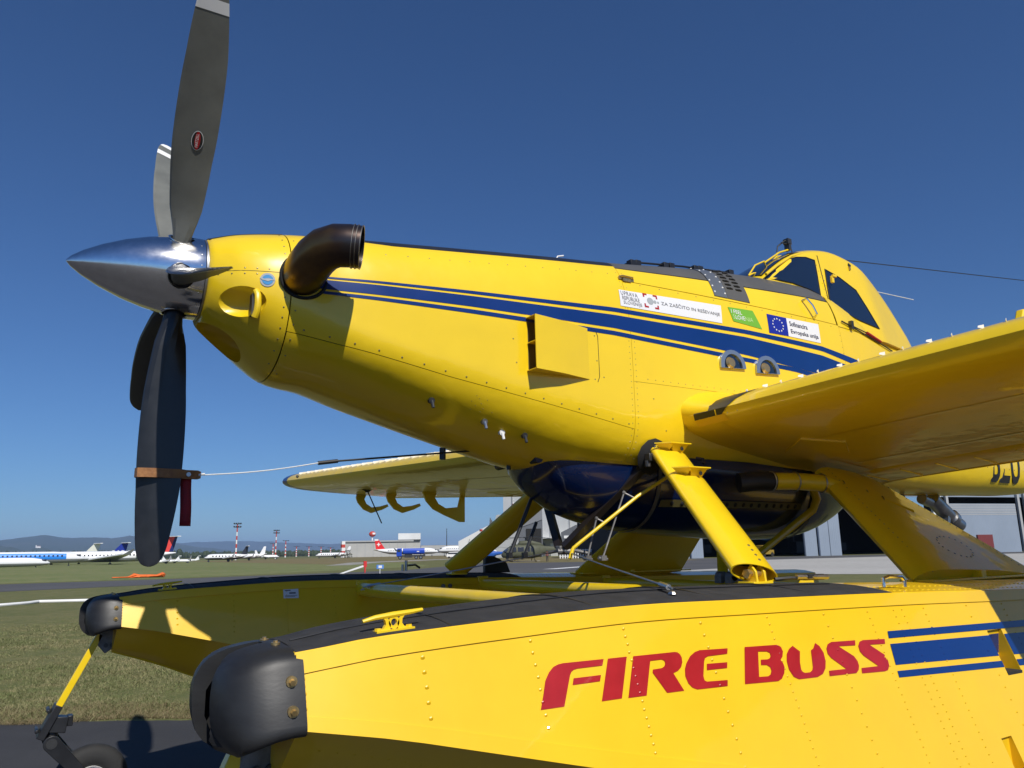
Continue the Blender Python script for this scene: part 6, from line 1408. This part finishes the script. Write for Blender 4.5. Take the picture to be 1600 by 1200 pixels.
# right hand hangar with open doors
A=Vector((95.5,93,0)); B=Vector((176,70,0)); L_=(B-A).length; t=thing('open_hangar','big hangar with blue-grey sliding doors standing open, right of centre','hangar',A,math.atan2(B.y-A.y,B.x-A.x))
def sx(bq):   # distance along the front where a bearing meets it
    d=Vector((math.sin(R_(bq)),math.cos(R_(bq)),0)); u=(B-A).normalized(); c=Vector((CAM.x,CAM.y,0)); M_=Matrix(((d.x,-u.x),(d.y,-u.y))); s_=M_.inverted()@Vector((A.x-c.x,A.y-c.y)); return s_[1]
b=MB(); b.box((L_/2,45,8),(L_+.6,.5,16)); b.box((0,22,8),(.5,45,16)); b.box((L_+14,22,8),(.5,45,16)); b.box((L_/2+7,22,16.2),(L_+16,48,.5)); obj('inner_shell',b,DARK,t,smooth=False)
b=MB(); b.box((L_/2+7,.3,13.4),(L_+15,.8,5.4)); obj('fascia',b,BG,t,smooth=False)
i=0
for b0,b1 in((44.75,45.45),(45.5,46.35),(53.2,54.0),(54.05,54.7),(54.78,55.5)):
    x0,x1=sx(b0),sx(b1); b=MB(); b.box(((x0+x1)/2,-.1-.35*(i%2),5.4),(x1-x0,.3,10.8)); b.box((x0+.15,-.3-.35*(i%2),5.4),(.2,.15,10.8)); obj('sliding_door_panel',b,BG,t,smooth=False); i+=1
x0,x1=sx(62.1),sx(65.7); b=MB(); b.box(((x0+x1)/2,-.2,4.7),(x1-x0,.3,9.4)); obj('closed_door_panel',b,BG,t,smooth=False)
for k in range(7): b=MB(); b.box(((x0+x1)/2,-.28,7.3+.32*k),((x1-x0),.2,.16)); obj('shutter_slat',b,LG,t,smooth=False)
b=MB(); b.box((sx(63.8),-.5,2.1),(sx(64.2)-sx(63.4),.4,2.6)); obj('red_door_box',b,mat('dull_red',(.16,.03,.03),.7),t)
for bq in(61.2,61.6,62.0,65.85,66.2): b=MB(); b.box((sx(bq),-.4,6),(.55,.5,12)); obj('door_post',b,WW if bq<62 else LG,t,smooth=False)
for bq in(47.2,48.6,50.2,51.7,56.6,58,59.4): b=MB(); b.box((sx(bq),18,1.6),(1.6,2.5,random.uniform(1.5,3.4))); b.box((sx(bq)+1,20,5),(.3,.3,10)); obj('workshop_clutter',b,mat('clutter_grey',(.05,.05,.055),.8),t)
t=thing('ground_vehicle','small yellow service vehicle inside the open hangar','vehicle',pos(50.6,150),0); b=MB(); b.box((0,0,.8),(3.4,1.6,.8)); b.box((-.6,0,1.6),(1.4,1.5,.9)); obj('body',b,mat('service_yellow',(.3,.2,.03),.6),t,bevel=.08); b=MB(); 
for x in(-1.1,1.1): b.tube([(x,-.85,.4),(x,.85,.4)],.4,12)
obj('wheel',b,TYRE,t)
t=thing('white_tank_trailer','white wheeled tank seen left of the first sliding door','trailer',pos(44.4,128),R_(-44)); b=MB(); b.tube([(-.9,0,1.5),(.9,0,1.5)],.8,14); obj('tank',b,WHITE,t); b=MB(); b.box((0,0,.6),(2.2,1.2,.3)); b.tube([(0,-.7,.4),(0,.7,.4)],.4,12); obj('frame',b,DSTEEL,t)
# ---------- one object per separable piece ----------
def split_clusters(o,tol=.0015):
    me=o.data; n=len(me.vertices)
    if n>6000 or n<8: return
    par=list(range(n))
    def find(a):
        while par[a]!=a: par[a]=par[par[a]]; a=par[a]
        return a
    for e in me.edges:
        a,c=find(e.vertices[0]),find(e.vertices[1])
        if a!=c: par[a]=c
    isl={}
    for i in range(n): isl.setdefault(find(i),[]).append(i)
    if len(isl)<2 or len(isl)>400: return
    K=list(isl); bb=[]
    for k in K:
        co=[me.vertices[i].co for i in isl[k]]; bb.append((min(c.x for c in co)-tol,max(c.x for c in co)+tol,min(c.y for c in co)-tol,max(c.y for c in co)+tol,min(c.z for c in co)-tol,max(c.z for c in co)+tol))
    g=list(range(len(K)))
    def f2(a):
        while g[a]!=a: a=g[a]
        return a
    for i in range(len(K)):
        for j in range(i):
            A_,B_=bb[i],bb[j]
            if A_[0]<=B_[1] and B_[0]<=A_[1] and A_[2]<=B_[3] and B_[2]<=A_[3] and A_[4]<=B_[5] and B_[4]<=A_[5]:
                a,c=f2(i),f2(j)
                if a!=c: g[a]=c
    cl={}
    for i in range(len(K)): cl.setdefault(f2(i),[]).extend(isl[K[i]])
    if len(cl)<2: return
    polys=[(tuple(p.vertices),p.material_index,p.use_smooth) for p in me.polygons]; where={}
    for ci,vs in enumerate(cl.values()):
        for v in vs: where[v]=ci
    for ci,vs in enumerate(cl.values()):
        vs=sorted(vs); mp={v:i for i,v in enumerate(vs)}; F=[p for p in polys if where[p[0][0]]==ci]
        m2=bpy.data.meshes.new(me.name); m2.from_pydata([me.vertices[v].co for v in vs],[],[tuple(mp[v] for v in p[0]) for p in F])
        for m in me.materials: m2.materials.append(m)
        m2.polygons.foreach_set('material_index',[p[1] for p in F]); m2.polygons.foreach_set('use_smooth',[p[2] for p in F])
        if any(p[2] for p in F):
            try: m2.set_sharp_from_angle(angle=R_(35))
            except: pass
        m2.update()
        if ci==0: o.data=m2
        else:
            q=o.copy(); q.data=m2; COL.objects.link(q); q.parent=o.parent
for o in [q for q in COL.objects if q.type=='MESH' and q.parent and q.get('kind') is None and not q.children]:
    if any(k in o.name for k in('lettering','letters','ventral','print','stars','person','patch','scoop','short_grass')): continue
    split_clusters(o)
# ---------- air ----------
bpy.context.view_layer.update()
b=MB(); b.box((0,0,450),(56000,56000,906)); b.v=[(x,y,(-1.5 if z<0 else 560)) for x,y,z in b.v]
hz=obj('haze',b,DARK,smooth=False,kind='stuff'); hz['label']='thin pale haze hanging over the whole airfield'; hz['category']='haze'
hm=bpy.data.materials.new('haze_air'); hm.use_nodes=True; n=hm.node_tree.nodes; n.remove(n['Principled BSDF']); pv=n.new('ShaderNodeVolumePrincipled'); pv.inputs['Density'].default_value=5e-5; pv.inputs['Color'].default_value=(.42,.62,1,1); pv.inputs['Anisotropy'].default_value=0
hm.node_tree.links.new(pv.outputs[0],n['Material Output'].inputs['Volume']); hz.data.materials.clear(); hz.data.materials.append(hm)
